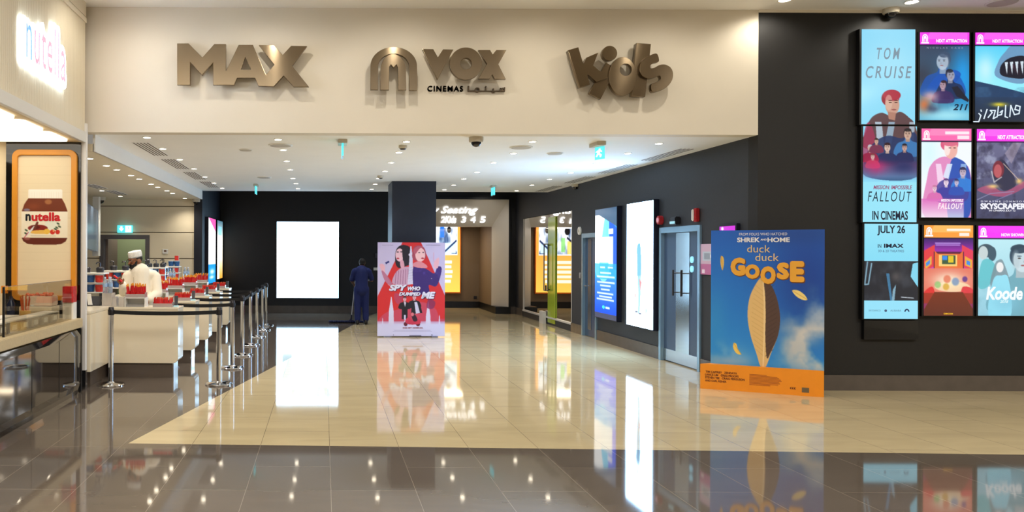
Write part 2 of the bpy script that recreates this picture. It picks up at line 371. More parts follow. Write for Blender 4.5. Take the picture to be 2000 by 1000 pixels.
struct('trim_1', MB().box(LX-.03, LX, FY+.2, WBY, ZB, ZC+.1), M_ceil)                         # the drop between them
struct('ceiling', MB().box(-3.2, 6, EY+.02, 26, 3.75, 3.85), M_dark)                             # dark high ceiling at the far end
struct('wall_front', MB().box(-9, RX, FY, FY+.2, ZC, ZH), M_cream)                               # fascia
struct('wall_right', MB().box(RX, 13, FY, FY+.22, 0, ZH), M_hdark)
struct('trim_2', MB().box(RX, 13, FY-.015, FY+.0, ZH-.035, ZH), M_cream)
struct('baseboard_front', MB().box(RX+.001, 13, FY-.02, FY, 0, .195), M_base)
# corridor's right wall, with openings for door_1, door_2 and the glass entrance
D1a, D1b = onX(1290, 600, RX).y, onX(1370, 600, RX).y
D2a, D2b = onX(1138, 600, RX).y, 15.35
GLa, GLb = onX(1022, 500, RX).y, onX(1117, 500, RX).y
ZD = 2.14
wr = MB()
for (a, b, z0, z1) in ((FY+.22, D1b, 0, 3.9), (D1b, D1a, ZD, 3.9), (D1a, D2b, 0, 3.9), (D2b, D2a, ZD, 3.9), (D2a, GLb, 0, 3.9), (GLb, GLa, 2.68, 3.9), (GLb, GLa, 0, .15), (GLa, BY, 0, 3.9)):
    wr.box(RX, RX+.22, a, b, z0, z1)
struct('wall_side_right', wr, M_dark)
bb = MB()
for a, b in ((FY+.0, D1b), (D1a, D2b), (D2a, GLb), (GLa, BY)): bb.box(RX-.02, RX, a, b, 0, .2)
struct('baseboard_right', bb, M_base)
# far wall with the lit portal
PX0, PX1, PZ = 2.28, 5.27, onY(990, 390, BY).z
wf = MB(); wf.box(LX-.2, PX0, BY, BY+.2, 0, 3.8); wf.box(PX1, RX+.2, BY, BY+.2, 0, 3.8); wf.box(PX0, PX1, BY, BY+.2, PZ, 3.8); struct('wall_far', wf, mat('black_wall_paint', (24, 24, 27), .5))
bb = MB(); bb.box(LX, PX0, BY-.02, BY, 0, .21); bb.box(PX1, RX, BY-.02, BY, 0, .21); struct('baseboard_far', bb, M_base)
struct('wall_side_left', MB().box(LX-.2, LX, WBY-.05, BY, 0, 3.8), M_darkb)
# hall shell behind the viewer and to the sides
struct('wall_back', MB().box(-9, 13, -4.1, -4, 0, ZH), M_cream)
struct('wall_hall_right', MB().box(13, 13.1, -4, FY, 0, ZH), M_cream)
struct('wall_hall_left', MB().box(-9.1, -9, -4, 20, 0, ZH), M_cream)
# sweets bar's back wall with three shadow gaps, and its opening
bw = MB(); za = [0, 1.56, 2.195, 2.83, 3.0]
fxa, fxb, fzt = onY(195, 500, WBY).x, onY(292, 500, WBY).x, onY(240, 459, WBY).z
gap = .022
for i in range(4):
    z0, z1 = za[i]+(gap/2 if i else 0), za[i+1]-(gap/2 if i < 3 else 0)
    for (a, b) in ((-8, fxa), (fxb, LX-.16)): bw.box(a, b, WBY, WBY+.03, z0, z1)
    if z1 > fzt: bw.box(fxa, fxb, WBY, WBY+.03, max(z0, fzt), z1)
struct('wall_bar_far', bw, mat('warm_white_wall_panel', (232, 220, 194), .55))
bk = MB(); bk.box(-8, fxa, WBY+.03, WBY+.12, 0, 3); bk.box(fxb, LX-.1, WBY+.03, WBY+.12, 0, 3); bk.box(fxa, fxb, WBY+.03, WBY+.12, fzt, 3)
struct('wall_bar_far', bk, mat('shadow_gap_brown', (110, 92, 62), .8))
struct('wall_bar_left', MB().box(-8.1, -8, FY+.2, WBY, 0, ZB), M_white)
struct('wall_passage', MB().box(-6.8, -3.3, WBY+1.8, WBY+1.9, 0, 2.9), mat('sage_green_paint', (140, 152, 112), .7))
lamp('passage_fill_lamp', 'AREA', (-4.9, WBY+.9, 2.85), 26, (1, .97, .9), .8)  # area lamp added out of view to brighten the passage
t = struct('door_3', MB().box(fxa, fxa+.1, WBY-.03, WBY+.14, 0, fzt).box(fxb-.1, fxb, WBY-.03, WBY+.14, 0, fzt).box(fxa+.1, fxb-.1, WBY-.03, WBY+.14, fzt-.1, fzt), mat('grey_door_frame', (96, 92, 94), .4))
MB().box(fxa+.1, fxa+.16, WBY+.14, WBY+1.0, .02, fzt-.1).build('door_leaf', mat('taupe_door', (120, 104, 92), .5), t)
MB().cyl((fxa+.2, WBY+.85, 1.02), (fxa+.2, WBY+.7, 1.02), .012).build('handle', M_steel, t)
# white pillar at the mouth of the bar
t = struct('trim_3', MB().box(-3.035, -2.945, FY-.19, FY-.13, .24, 3.3), mat('white_pillar_paint', (236, 232, 228), .3))
MB().box(-3.04, -2.94, FY-.195, FY-.125, 0, .24).build('pillar_base', M_steel, t)
# column in the corridor
cx0, cx1 = onY(765, 600, 16.05).x, onY(851, 600, 16.05).x
tag(MB().box(cx0, cx1, 16.05, 17.05, 0, ZC).build('square_column', M_darkb), 'square dark blue-black column standing behind the red film standee', 'column')
# ------------------------------------------------------------------ doors in the right wall
def door_right(name, ya, yb, full=True):
    M_fr = mat('reflection_tinted_door_frame', (150, 184, 208), .25, .5)  # the lightbox's blue reflection is brightened into the frame colour
    t = struct(name, MB().box(RX-.03, RX+.1, ya-.07, ya, 0, ZD).box(RX-.03, RX+.1, yb, yb+.07, 0, ZD).box(RX-.03, RX+.1, yb+.07, ya-.07, ZD-.09, ZD), M_fr)
    leaf = MB().box(RX+.03, RX+.08, yb+.07, ya-.07, .01, ZD-.09).build('door_leaf', mat('blue_grey_door', (62, 82, 112), .3), t)
    w_ = ya-yb-.14; y0 = yb+.07
    if full:
        MB().box(RX+.022, RX+.031, onX(1343, 600, RX).y, onX(1317, 600, RX).y, .2, ZD-.1).build('vision_strip', mat('pale_steel_strip', (190, 200, 205), .16, .85), leaf)
        MB().box(RX+.02, RX+.031, y0+.01, y0+w_-.01, .02, .2).build('kick_plate', M_steel, leaf)
        for x in (1321, 1337):
            y = onX(x, 550, RX).y; g = MB(); g.cyl((RX-.05, y, 1.07), (RX-.05, y, 1.47), .014)
            for z in (1.12, 1.42): g.cyl((RX-.05, y, z), (RX+.03, y, z), .009)
            g.build('pull_handle', M_dkst, leaf, True)
        y = onX(1348.5, 510, RX).y
        for z in (1.63, 1.49): MB().cyl((RX+.015, y, z), (RX+.03, y, z), .05, n=24).build('round_sign', mat('pale_blue_sign', (150, 225, 255), .3, emit=.5), leaf)
    else:
        MB().box(RX+.02, RX+.031, y0+.36, y0+.56, .15, ZD-.12).build('vision_strip', mat('grey_glass_strip', (128, 136, 150), .12, .6), leaf)
        MB().cyl((RX-.03, y0+w_-.12, 1.05), (RX-.03, y0+w_-.27, 1.05), .011).cyl((RX-.03, y0+w_-.12, 1.05), (RX+.04, y0+w_-.12, 1.05), .01).build('handle', M_steel, leaf)
    return t
door_right('door_1', D1a, D1b); door_right('door_2', D2a, D2b, False)
# glass entrance, almost a mirror
g = thing('glass_entrance', 'wide glass entrance with white sill in the dark right wall, mirroring the far portal', 'glass door', (RX, (GLa+GLb)/2, 0))
M_wst = mat('white_stone', (225, 220, 212), .3)
MB().box(RX-.02, RX+.2, GLb, GLa, .15, .19).build('sill', M_wst, g)
yc = onX(1071, 500, RX).y
MB().box(RX+.015, RX+.03, yc+.01, GLa-.02, .19, 2.67).build('glass_pane', M_doorglass, g)
MB().box(RX+.015, RX+.03, GLb+.02, yc-.01, .19, 2.67).build('glass_pane', M_doorglass, g)
MB().box(RX-.004, RX+.04, GLa-.03, GLa, .19, 2.67).box(RX-.004, RX+.04, GLb, GLb+.03, .19, 2.67).build('frame_post', M_wst, g)
MB().box(RX+.10, RX+.2, GLb, GLa, .15, 2.68).build('backing', M_black, g)
y1 = onX(1085, 500, RX).y
lf = MB().box(RX-.012, RX+.008, y1, yc, .05, 2.6).build('door_leaf', mat('lime_green_leaf', (176, 196, 60), .15, 0, spec=.6), g)  # one even lime green over the whole leaf
h = MB(); yh = yc+.12
h.tube([(RX-.07, yh, .82), (RX-.07, yh, 1.95), (RX-.07, yh-.32, 1.95), (RX-.07, yh-.32, .82), (RX-.07, yh, .82)], .014).cyl((RX-.07, yh-.16, .82), (RX-.07, yh-.16, .95), .02)
for z in (.85, 1.92): h.cyl((RX-.07, yh-.3, z), (RX, yh-.3, z), .01)
h.build('pull_handle', M_dkst, lf, True)
b = onX(1062, 620, RX)
MB().box(RX-.10, RX-.022, yc+.1, yc+.42, 0, .3).build('floor_block', M_wst, g)
# ------------------------------------------------------------------ the lit portal on the far wall
IY = 22.5; ix1 = onY(960, 500, IY).x; iz = onY(950, 443, IY).z; ix0 = PX0+(PX1-ix1); ib = .2
M_port = mat('pale_portal_panel', (214, 208, 198), .45)
p = thing('portal_surround', 'pale splayed portal with lit numbers over it on the far wall, right of the column', 'doorway', ((PX0+PX1)/2, BY, 0))
q = MB(); q.add([(PX0, BY-.03, PZ), (PX1, BY-.03, PZ), (ix1, IY, iz), (ix0, IY, iz)], [(0, 1, 2, 3)]); q.build('header_panel', M_port, p)
q = MB(); q.add([(PX1, BY-.03, ib), (PX1, BY-.03, PZ), (ix1, IY, iz), (ix1, IY, ib)], [(0, 1, 2, 3)]); q.build('side_panel', M_port, p)
q = MB(); q.add([(PX0, BY-.03, ib), (PX0, BY-.03, PZ), (ix0, IY, iz), (ix0, IY, ib)], [(3, 2, 1, 0)]); q.build('side_panel', M_port, p)
q = MB(); q.box(PX0-.06, PX0, BY-.06, BY-.0, 0, PZ+.06).box(PX1, PX1+.06, BY-.06, BY, 0, PZ+.06).box(PX0, PX1, BY-.06, BY, PZ, PZ+.06); q.build('outer_frame', M_black, p)
MB().box(PX0, PX0+.3, BY-.04, 24.3, 0, ib).box(ix1-.02, PX1, BY-.04, 24.3, 0, ib).box(PX0+.3, ix1-.02, IY+1.75, 24.3, 0, ib).build('plinth', M_black, p)
# room beyond the portal
struct('wall_portal_room', MB().box(ix0-1, ix1+.02, 24.3, 24.4, 0, 3.2).box(ix1, ix1+.08, IY, 24.3, ib, 3.2).box(ix0-.08, ix0, IY, 24.3, ib, 3.2), mat('taupe_wall', (120, 104, 86), .6))
struct('ceiling', MB().box(ix0, ix1, IY+.01, 24.3, iz+.05, iz+.1), M_ceil)
lamp('portal_room_lamp', 'AREA', ((ix0+ix1)/2, 23.2, iz), 26, (1, .8, .55), .8)
lamp('portal_lamp', 'SPOT', (4.6, 20.6, 3.7), 55, (1, .93, .84), .08, (math.radians(38), 0, 0), 80)
# letters along the header
nrm = Vector((0, IY-BY, iz-PZ)).normalized()
HF = Frame((0, 0, 1, 1), (PX0, BY-.03, PZ), (PX1, BY-.03, PZ), (PX0, IY, iz))
def hx(x, y):      # photo pixel -> header-panel fraction
    u, v = uv(x, y); o = Vector((0, 0, H)); d = Vector((u/F, 1, -v/F)); n = HF.U.cross(HF.V); t_ = (HF.TL-o).dot(n)/d.dot(n); P = o+d*t_
    return (P-HF.TL).dot(HF.U)/HF.U.length_squared, (P-HF.TL).dot(HF.V)/HF.V.length_squared
def hit(t_, x0, y0, x1, y1, *o):
    a = hx(x0, y0); b = hx(x1, y1); return (t_, a[0], a[1], b[0], b[1], (255, 255, 255))+o
lettering('lit_words', HF, [hit('Now Seating', 806, 402, 931, 420, .012, .3)], artmat('lit_white_letters', 2.6), p, -.03 if HF.n.z > 0 else .03)
lettering('lit_numbers', HF, [hit('1', 842, 422, 846, 434, .02), hit('2', 862, 422, 869, 434, .02), hit('Kids', 871, 421, 890, 435, .03), hit('3', 902, 422, 909, 434, .02), hit('4', 920, 422, 928, 434, .02), hit('5', 939, 422, 947, 434, .02)], artmat('lit_white_letters2', 2.2), p, .03)
# ------------------------------------------------------------------ ceiling fixtures
def downlight_proto(power, colr, spot=120):
    t = thing('downlight', 'x', 'ceiling light', (0, 0, 0))
    MB().lathe([(.058, 0), (.061, -.006), (.048, -.008), (.046, -.002), (.046, 0)], n=20).build('trim_ring', M_whitep, t, True)
    MB().lathe([(.045, 0), (.039, -.010), (.01, -.013)], n=16).build('lens', M_lens, t, True)
    lamp('lamp', 'SPOT', (0, 0, -.03), power, colr, .04, (0, 0, 0), spot, .9, t)
    return t
P_in = downlight_proto(IN_W, (.98, .97, 1)); P_bar = downlight_proto(BAR_W, (1, .90, .74), 130); used = set()
ORD = ['frontmost', 'second', 'third', 'fourth', 'fifth', 'sixth', 'seventh', 'eighth', 'ninth', 'tenth', 'rearmost']
def row(proto, pts, z, where):
    for i, (x, y) in enumerate(pts):
        P = onZ(x, y, z); n = ORD[i]+(' from the front' if 0 < i < 10 else '')
        lb = f'small recessed downlight, {n} in row {where}'
        if proto in used: dup(proto, (P.x, P.y, z), label=lb, group='ceiling downlights')
        else: proto.location = (P.x, P.y, z); proto['label'] = lb; proto['group'] = 'ceiling downlights'; used.add(proto)
row(P_in, [(287, 268), (318, 290), (351, 311), (379, 329), (400, 345), (418, 357), (434, 367)], ZC, 'beside the left ceiling vents')
row(P_in, [(543, 272), (553, 292), (560, 314), (567, 331), (572, 348), (578, 358), (582, 368)], ZC, 'above the far white lightbox')
row(P_in, [(794, 276), (779, 297), (764, 317), (752, 334), (740, 348), (733, 359), (726, 369)], ZC, 'left of the dark column')
row(P_in, [(1040, 276), (1003, 299), (964, 317), (932, 336), (906, 349), (886, 361), (868, 370)], ZC, 'right of the dark column')
row(P_in, [(1287, 280), (1226, 299), (1165, 319), (1115, 337), (1073, 350), (1039, 361), (1009, 372)], ZC, 'beside the right ceiling vents')
row(P_bar, [(175, 309), (208, 323), (228, 331), (256, 342), (272, 349), (295, 359), (308, 365), (326, 372), (337, 377), (361, 387)], ZB, 'over the sweets bar')
row(P_bar, [(150, 357), (199, 372), (235, 383)], ZB, 'near the bar\'s far corner')
# hall spots
P_hall = thing('downlight', 'x', 'ceiling light', (0, 0, 0))
MB().lathe([(.085, 0), (.09, -.008), (.07, -.01), (.066, 0)], n=20).build('trim_ring', M_whitep, P_hall, True)
MB().lathe([(.062, 0), (.055, -.012), (.01, -.016)], n=16).build('lens', M_lens, P_hall, True)
lamp('lamp', 'SPOT', (0, 0, -.04), HALL_W, (1, .93, .80), .035, (math.radians(14), 0, 0), 150, .6, P_hall)
hx_ = [(-2.3, 8.6), (-.7, 8.6), (.95, 8.6), (2.6, 8.6), (4.2, 8.6)]
names = ['above the leftmost metal word', 'between the leftmost metal word and arch emblem', 'above the arch emblem', 'above the middle metal word', 'above the tilted metal letters']
first = True
for (x, y), nm in zip(hx_, names):
    lb = 'round spotlight in the hall ceiling '+nm
    if first: P_hall.location = (x, y, ZH); P_hall['label'] = lb; P_hall['group'] = 'hall spotlights'; first = False
    else: dup(P_hall, (x, y, ZH), label=lb, group='hall spotlights')
for (px, py, lb) in ((1533, -1, 'round hall spotlight above the left edge of the dark poster wall'), (1781, 3, 'round hall spotlight above the tall blue screen column')):
    P = onZ(px, py, ZH); dup(P_hall, (P.x, P.y, ZH), label=lb, group='hall spotlights')
# linear vents
def vent(x0, x1, y0, y1, z, n, label):
    t = thing('ceiling_vent', label, 'ceiling vent', ((x0+x1)/2, (y0+y1)/2, z), 0, 'ceiling vents')
    MB().box(x0, x1, y0, y1, z-.004, z+.0).build('frame', M_ceil, t)
    w_ = (x1-x0)/n; q = MB()
    for i in range(n): q.box(x0+w_*(i+.32), x0+w_*(i+.70), y0+.02, y1-.02, z-.007, z-.003)
    q.build('slots', mat('vent_slot_brown', (96, 84, 74), .8), t)
for i, (a, b) in enumerate(((10.6, 12.0), (12.45, 13.9), (14.4, 15.85), (16.3, 17.8))):
    vent(-2.66, -2.42, a, b, ZC, 5, f'long slotted ceiling vent, {ORD[i]} along the left edge of the corridor ceiling')
for i, (a, b) in enumerate(((10.95, 12.35), (12.9, 14.3), (14.9, 16.3), (17.0, 18.5))):
    vent(5.07, 5.3, a, b, ZC, 4, f'long slotted ceiling vent, {ORD[i]} along the right edge of the corridor ceiling')
for i, (a, b, c, d) in enumerate(((213, 372, 250, 380), (173, 360, 205, 365))):
    P, Q = onZ(a, b, ZB), onZ(c, d, ZB); vent(P.x-.12, P.x+.12, P.y, max(Q.y, P.y+.9), ZB, 3, ['short slotted vent in the bar ceiling near the far wall', 'short slotted vent in the bar ceiling beside the white pillar'][i])
# round speakers and detectors
def disc(px, py, z, r, label, m=None, name='ceiling_speaker', cat='speaker', grp='round ceiling speakers'):
    P = onZ(px, py, z); t = thing(name, label, cat, (P.x, P.y, z), 0, grp)
    MB().lathe([(r, -.0), (r, -.012), (r*.93, -.014)], (P.x, P.y, z), 28).build('rim', m or M_whitep, t, True)
    MB().lathe([(r*.9, -.010), (r*.85, -.018)], (P.x, P.y, z), 28).build('grille', mat('speaker_grille', (196, 188, 176), .7), t)
disc(480, 292, ZC, .1, 'round ceiling speaker above the queue posts'); disc(548, 283, ZC, .17, 'broad round air outlet at the front left of the corridor ceiling')
disc(1018, 287, ZC, .16, 'broad round air outlet behind the right hand ceiling downlights'); disc(1084, 299, ZC, .12, 'round ceiling speaker left of the running-man sign')
disc(516, 346, ZC, .14, 'round ceiling speaker just in front of the far left hanging sign'); disc(1958, 4, ZH, .17, 'round vent in the hall ceiling above the poster screens')
# domes
def dome(px, py, z, s, label):
    P = onZ(px, py, z); t = thing('dome_camera', label, 'camera', (P.x, P.y, z), 0, 'dome cameras'); c = (P.x, P.y, z)
    MB().lathe([(.075*s, 0), (.075*s, -.035*s), (.07*s, -.05*s), (.052*s, -.052*s)], c).build('housing', mat('beige_housing', (205, 196, 178), .5), t, True)
    MB().lathe([(.052*s, -.05*s), (.05*s, -.07*s), (.035*s, -.092*s), (.01*s, -.102*s)], c).build('dark_dome', M_blackg, t, True)
dome(930, 268, ZC, 1.25, 'black dome camera on the corridor ceiling, just behind the fascia'); dome(197, 385, ZB, 1.5, 'dome camera over the bar by the grey door frame')
dome(383, 389, ZB, 1.3, 'dome camera in the corner of the bar\'s far wall'); dome(1124, 360, ZC, 1.1, 'dome camera beside the right ceiling vents, above the glass entrance'); dome(1740, 17, ZH, 1.2, 'dome camera on the hall ceiling above the tall blue screen')
def sensor(px, py, z, label):
    P = onZ(px, py, z); t = thing('smoke_detector', label, 'smoke detector', (P.x, P.y, z), 0, 'smoke detectors')
    MB().lathe([(.06, 0), (.062, -.03), (.05, -.045)], (P.x, P.y, z)).build('body', mat('beige_housing'), t, True); MB().lathe([(.045, -.045), (.035, -.06)], (P.x, P.y, z)).build('cap', M_dkst, t, True)
sensor(787, 284, ZC, 'squat beige detector near the front of the corridor ceiling'); sensor(743, 343, ZC, 'small beige detector on the ceiling just before the dark column')
# hanging exit signs
M_exit = mat('exit_sign_teal', (90, 225, 235), .3, emit=.9)
def hang(px, py, z, s, label, face=False, w_=.17, h=.17):
    P = onZ(px, py, z); t = thing('hanging_exit_sign', label, 'exit sign', (P.x, P.y, z), 0, 'hanging exit signs'); x, y = P.x, P.y
    MB().box(x-.06*s, x+.06*s, y-.16*s, y+.16*s, z-.05, z).build('ceiling_mount', mat('beige_housing'), t, bevel=.004)
    if face: # turned a little towards the hall
        q = MB(); a = (x+.0, y+.1); b = (x+.065, y-.06); pn = MB().hexa([(a[0], a[1], z-.05-h), (b[0], b[1], z-.05-h), (b[0]+.015, b[1]+.008, z-.05-h), (a[0]+.015, a[1]+.008, z-.05-h)], [(a[0], a[1], z-.05), (b[0], b[1], z-.05), (b[0]+.015, b[1]+.008, z-.05), (a[0]+.015, a[1]+.008, z-.05)])
        pn.build('sign_panel', M_exit, t); fr = Frame((0, 0, 10, 20), (a[0], a[1], z-.05), (b[0], b[1], z-.05), (a[0], a[1], z-.05-h))
        lettering('running_man', fr, [('#', [circ(5.6, 4.3, 1.1, 12)], (255, 255, 255)), ('#', [[(3, 6), (6.5, 5.6), (8.6, 8), (7.6, 9), (6, 7.6), (5.8, 10.6), (8, 13.5), (7, 17), (5.6, 16.6), (6, 14), (4.2, 12.4), (2.8, 16), (1.4, 15.4), (3, 11), (3.4, 7.8), (2, 9), (1.2, 8.2)]], (255, 255, 255))], artmat('lit_white_letters2', 2.2), t, .006)
    else:
        MB().box(x-.012, x+.012, y-.15, y+.15, z-.05-h, z-.05).build('sign_panel', M_exit, t)
        MB().box(x-.008, x+.008, y-.15, y+.15, z-.05-h-.01, z-.05-h).build('lower_edge', M_steel, t)
hang(669, 275, ZC, 1, 'edge-on lit exit sign hanging near the front of the corridor ceiling'); hang(1167, 279, ZC, 1, 'turquoise running-man exit sign hanging before the right wall', True)
hang(500, 360, ZC, .8, 'small edge-on exit sign hanging in the distance above the queue posts'); hang(963, 362, ZC, .8, 'small edge-on exit sign hanging in front of the pale portal')
# ------------------------------------------------------------------ metal letters on the fascia
def bronze():
    m = mat('brushed_bronze', (134, 118, 96), .2, 1, aniso=.9); nt = m.node_tree; b = nt.nodes['Principled BSDF']
    tc = nt.nodes.new('ShaderNodeTexCoord'); mp = nt.nodes.new('ShaderNodeMapping'); mp.inputs['Scale'].default_value = (90, 1, 1.2); n = nt.nodes.new('ShaderNodeTexNoise'); n.inputs['Scale'].default_value = 3
    nt.links.new(tc.outputs['Object'], mp.inputs[0]); nt.links.new(mp.outputs[0], n.inputs['Vector']); tn = nt.nodes.new('ShaderNodeCombineXYZ'); tn.inputs[2].default_value = 1; nt.links.new(tn.outputs[0], b.inputs['Tangent']); r = nt.nodes.new('ShaderNodeValToRGB')
    r.color_ramp.elements[0].color = (.17, .17, .17, 1); r.color_ramp.elements[1].color = (.24, .24, .24, 1); nt.links.new(n.outputs['Fac'], r.inputs[0]); nt.links.new(r.outputs[0], b.inputs['Roughness']); return m
M_brz = bronze()
def sheet(name, contours, o, sc, front, thick, m, parent=None):
    """contours in crop pixels (origin o, scale sc) cut from plate standing off the fascia; front = distance of the face"""
    cs = []
    for c in contours:
        q = [onY(o[0]+p[0]/sc, o[1]+p[1]/sc, front) for p in c]; cs.append([(v.x, v.z) for v in q])
    me = curve_mesh(cs, thick/2, .003); n = len(me.vertices); co = np.empty(n*3); me.vertices.foreach_get('co', co); co = co.reshape(-1, 3)
    co = np.stack([co[:, 0], front+thick/2-co[:, 2], co[:, 1]], 1); me.vertices.foreach_set('co', co.ravel())
    bm = bmesh.new(); bm.from_mesh(me); bmesh.ops.recalc_face_normals(bm, faces=bm.faces); bm.to_mesh(me); bm.free()
    return link_mesh(name, me, m, parent)
FF = FY-.15
O1 = (320, 60); sc = 6.25
def standoffs(t, pts, o, d=FF+.05):
    q = MB()
    for (x, y) in pts: P = onY(o[0]+x/6.25, o[1]+y/6.25, d); q.cyl((P.x, d, P.z), (P.x, FY, P.z), .012, n=8)
    q.build('standoff_pin', M_dkst, t)
t = thing('sign_word', 'large metal word on the cream fascia, leftmost sign with angular capital letters', 'sign', onY(478, 168, FF))
MAXC = [(165, 158), (300, 158), (470, 332), (618, 165), (755, 165), (755, 495), (762, 492), (915, 175), (1085, 175), (1247, 545), (1352, 415), (1165, 178), (1345, 180), (1450, 300), (1555, 187), (1742, 190), (1562, 430), (1765, 682), (1585, 682), (1462, 545), (1340, 678), (1155, 672), (1113, 573), (893, 573), (855, 660), (605, 660), (605, 380), (465, 540), (318, 375), (318, 660), (165, 660)]
sheet('letter_plate', [MAXC, [(993, 312), (1070, 478), (935, 478)]], O1, sc, FF, .05, M_brz, t); standoffs(t, [(240, 300), (680, 300), (1000, 230), (1450, 420)], O1)
O2 = (700, 60)
t = thing('arch_emblem', 'metal double arch emblem on the cream fascia, left of the middle word', 'sign', onY(768, 178, FF))
arc = lambda cx, cy, rx, ry, a0, a1, n=24: [(cx+rx*math.cos(math.radians(a0+(a1-a0)*i/n)), cy-ry*math.sin(math.radians(a0+(a1-a0)*i/n))) for i in range(n+1)]
sheet('outer_arch', [[(150, 718)]+arc(431, 430, 281, 228, 180, 0)+[(712, 726), (622, 726)]+arc(431, 440, 192, 160, 0, 180)+[(235, 718)]], O2, sc, FF, .05, M_brz, t)
sheet('inner_arch', [[(270, 720)]+arc(425, 480, 152, 193, 180, 0)+[(580, 722), (488, 722), (486, 450), (466, 408), (430, 446), (396, 410), (374, 440), (370, 720)]], O2, sc, FF-.025, .05, M_brz, t)
standoffs(t, [(190, 500), (665, 500), (430, 300)], O2)
t = thing('sign_word', 'metal three-letter word on the cream fascia, to the right of the arch emblem', 'sign', onY(907, 155, FF))
sheet('letter_plate', [[(785, 225), (912, 228), (970, 330), (1035, 230), (1155, 232), (965, 592)]], O2, sc, FF, .05, M_brz, t)
sheet('letter_plate', [circ(1312, 402, 195, 48), circ(1315, 403, 72, 28)[::-1]], O2, sc, FF-.03, .05, M_brz, t)
sheet('letter_plate', [[(1470, 238), (1605, 238), (1640, 295), (1685, 238), (1802, 238), (1705, 410), (1795, 590), (1668, 588), (1635, 532), (1600, 586), (1470, 585), (1575, 405)]], O2, sc, FF, .05, M_brz, t)
standoffs(t, [(965, 450), (1312, 560), (1640, 420)], O2)
t = thing('sign_caption', 'row of small metal letters in two scripts under the middle sign word', 'sign', onY(911, 180, FY-.03))
tv, tf = text_data('CINEMAS', .02, 0, 1.25); P0, P1 = onY(835, 178.3, FY-.03), onY(904.5, 167.8, FY-.03)
q = MB(); n = len(tv)
q.add([(P0.x+(P1.x-P0.x)*p[0], FY-.035, P0.z+(P1.z-P0.z)*p[1]) for p in tv]+[(P0.x+(P1.x-P0.x)*p[0], FY-.004, P0.z+(P1.z-P0.z)*p[1]) for p in tv], [tuple(f) for f in tf]+[tuple(i+n for i in f[::-1]) for f in tf])
M_brd = mat('dark_bronze', (96, 82, 66), .4, .8); q.build('latin_letters', M_brd, t)
ar = [[(1340, 675), (1352, 675), (1352, 730), (1425, 730), (1425, 739), (1340, 739)], [(1478, 730), (1725, 730), (1725, 739), (1478, 739)], circ(1452, 722, 28, 18), circ(1452, 722, 17, 14)[::-1], [(1552, 700), (1561, 700), (1561, 730), (1552, 730)], circ(1557, 683, 6, 8), [(1645, 706), (1654, 706), (1654, 730), (1645, 730)], circ(1640, 750, 6, 8), circ(1658, 750, 6, 8), [(1725, 739), (1735, 700), (1743, 700), (1740, 728), (1752, 728), (1757, 698), (1765, 698), (1762, 728), (1775, 728), (1780, 692), (1790, 692), (1788, 739)]]
for c in [ar[0], ar[1], ar[4], ar[5], ar[6], ar[7], ar[8], ar[9]]: pass
sheet('arabic_letters', ar, O2, sc, FY-.035, .03, M_brd, t)
t = thing('sign_word', 'playful tilted metal letters on the cream fascia, rightmost sign', 'sign', onY(1212, 190, FF)); O3 = (1090, 60)
sheet('letter_plate', [[(125, 240), (245, 205), (302, 400), (318, 398), (350, 330), (485, 272), (425, 425), (605, 575), (470, 622), (362, 525), (355, 545), (385, 655), (268, 690)]], O3, sc, FF-.03, .09, M_brz, t)
sheet('letter_plate', [circ(630, 275, 88, 36)], O3, sc, FF-.02, .07, M_brz, t)
sheet('letter_plate', [[(585, 395), (712, 458), (515, 835), (378, 762)]], O3, sc, FF+.02, .05, M_brz, t)
sheet('letter_plate', [circ(790, 557, 166, 60, 234), circ(825, 476, 76, 30)[::-1]], O3, sc, FF-.012, .07, M_brz, t)
sheet('letter_plate', [[(962, 152), (1130, 165), (1060, 805), (905, 792), (925, 500)]], O3, sc, FF, .09, M_brz, t)
sheet('letter_plate', [smoothpts([(1205, 284), (1228, 372), (1165, 392), (1122, 425), (1130, 462), (1190, 450), (1230, 425), (1300, 415), (1370, 450), (1400, 520), (1385, 610), (1320, 690), (1240, 730), (1152, 742), (1142, 655), (1200, 630), (1255, 590), (1240, 548), (1180, 568), (1110, 580), (1040, 558), (1000, 500), (1005, 410), (1060, 340), (1130, 300)], 4)], O3, sc, FF-.045, .07, M_brz, t)
standoffs(t, [(230, 400), (630, 275), (560, 600), (790, 700), (1010, 500), (1330, 550)], O3)
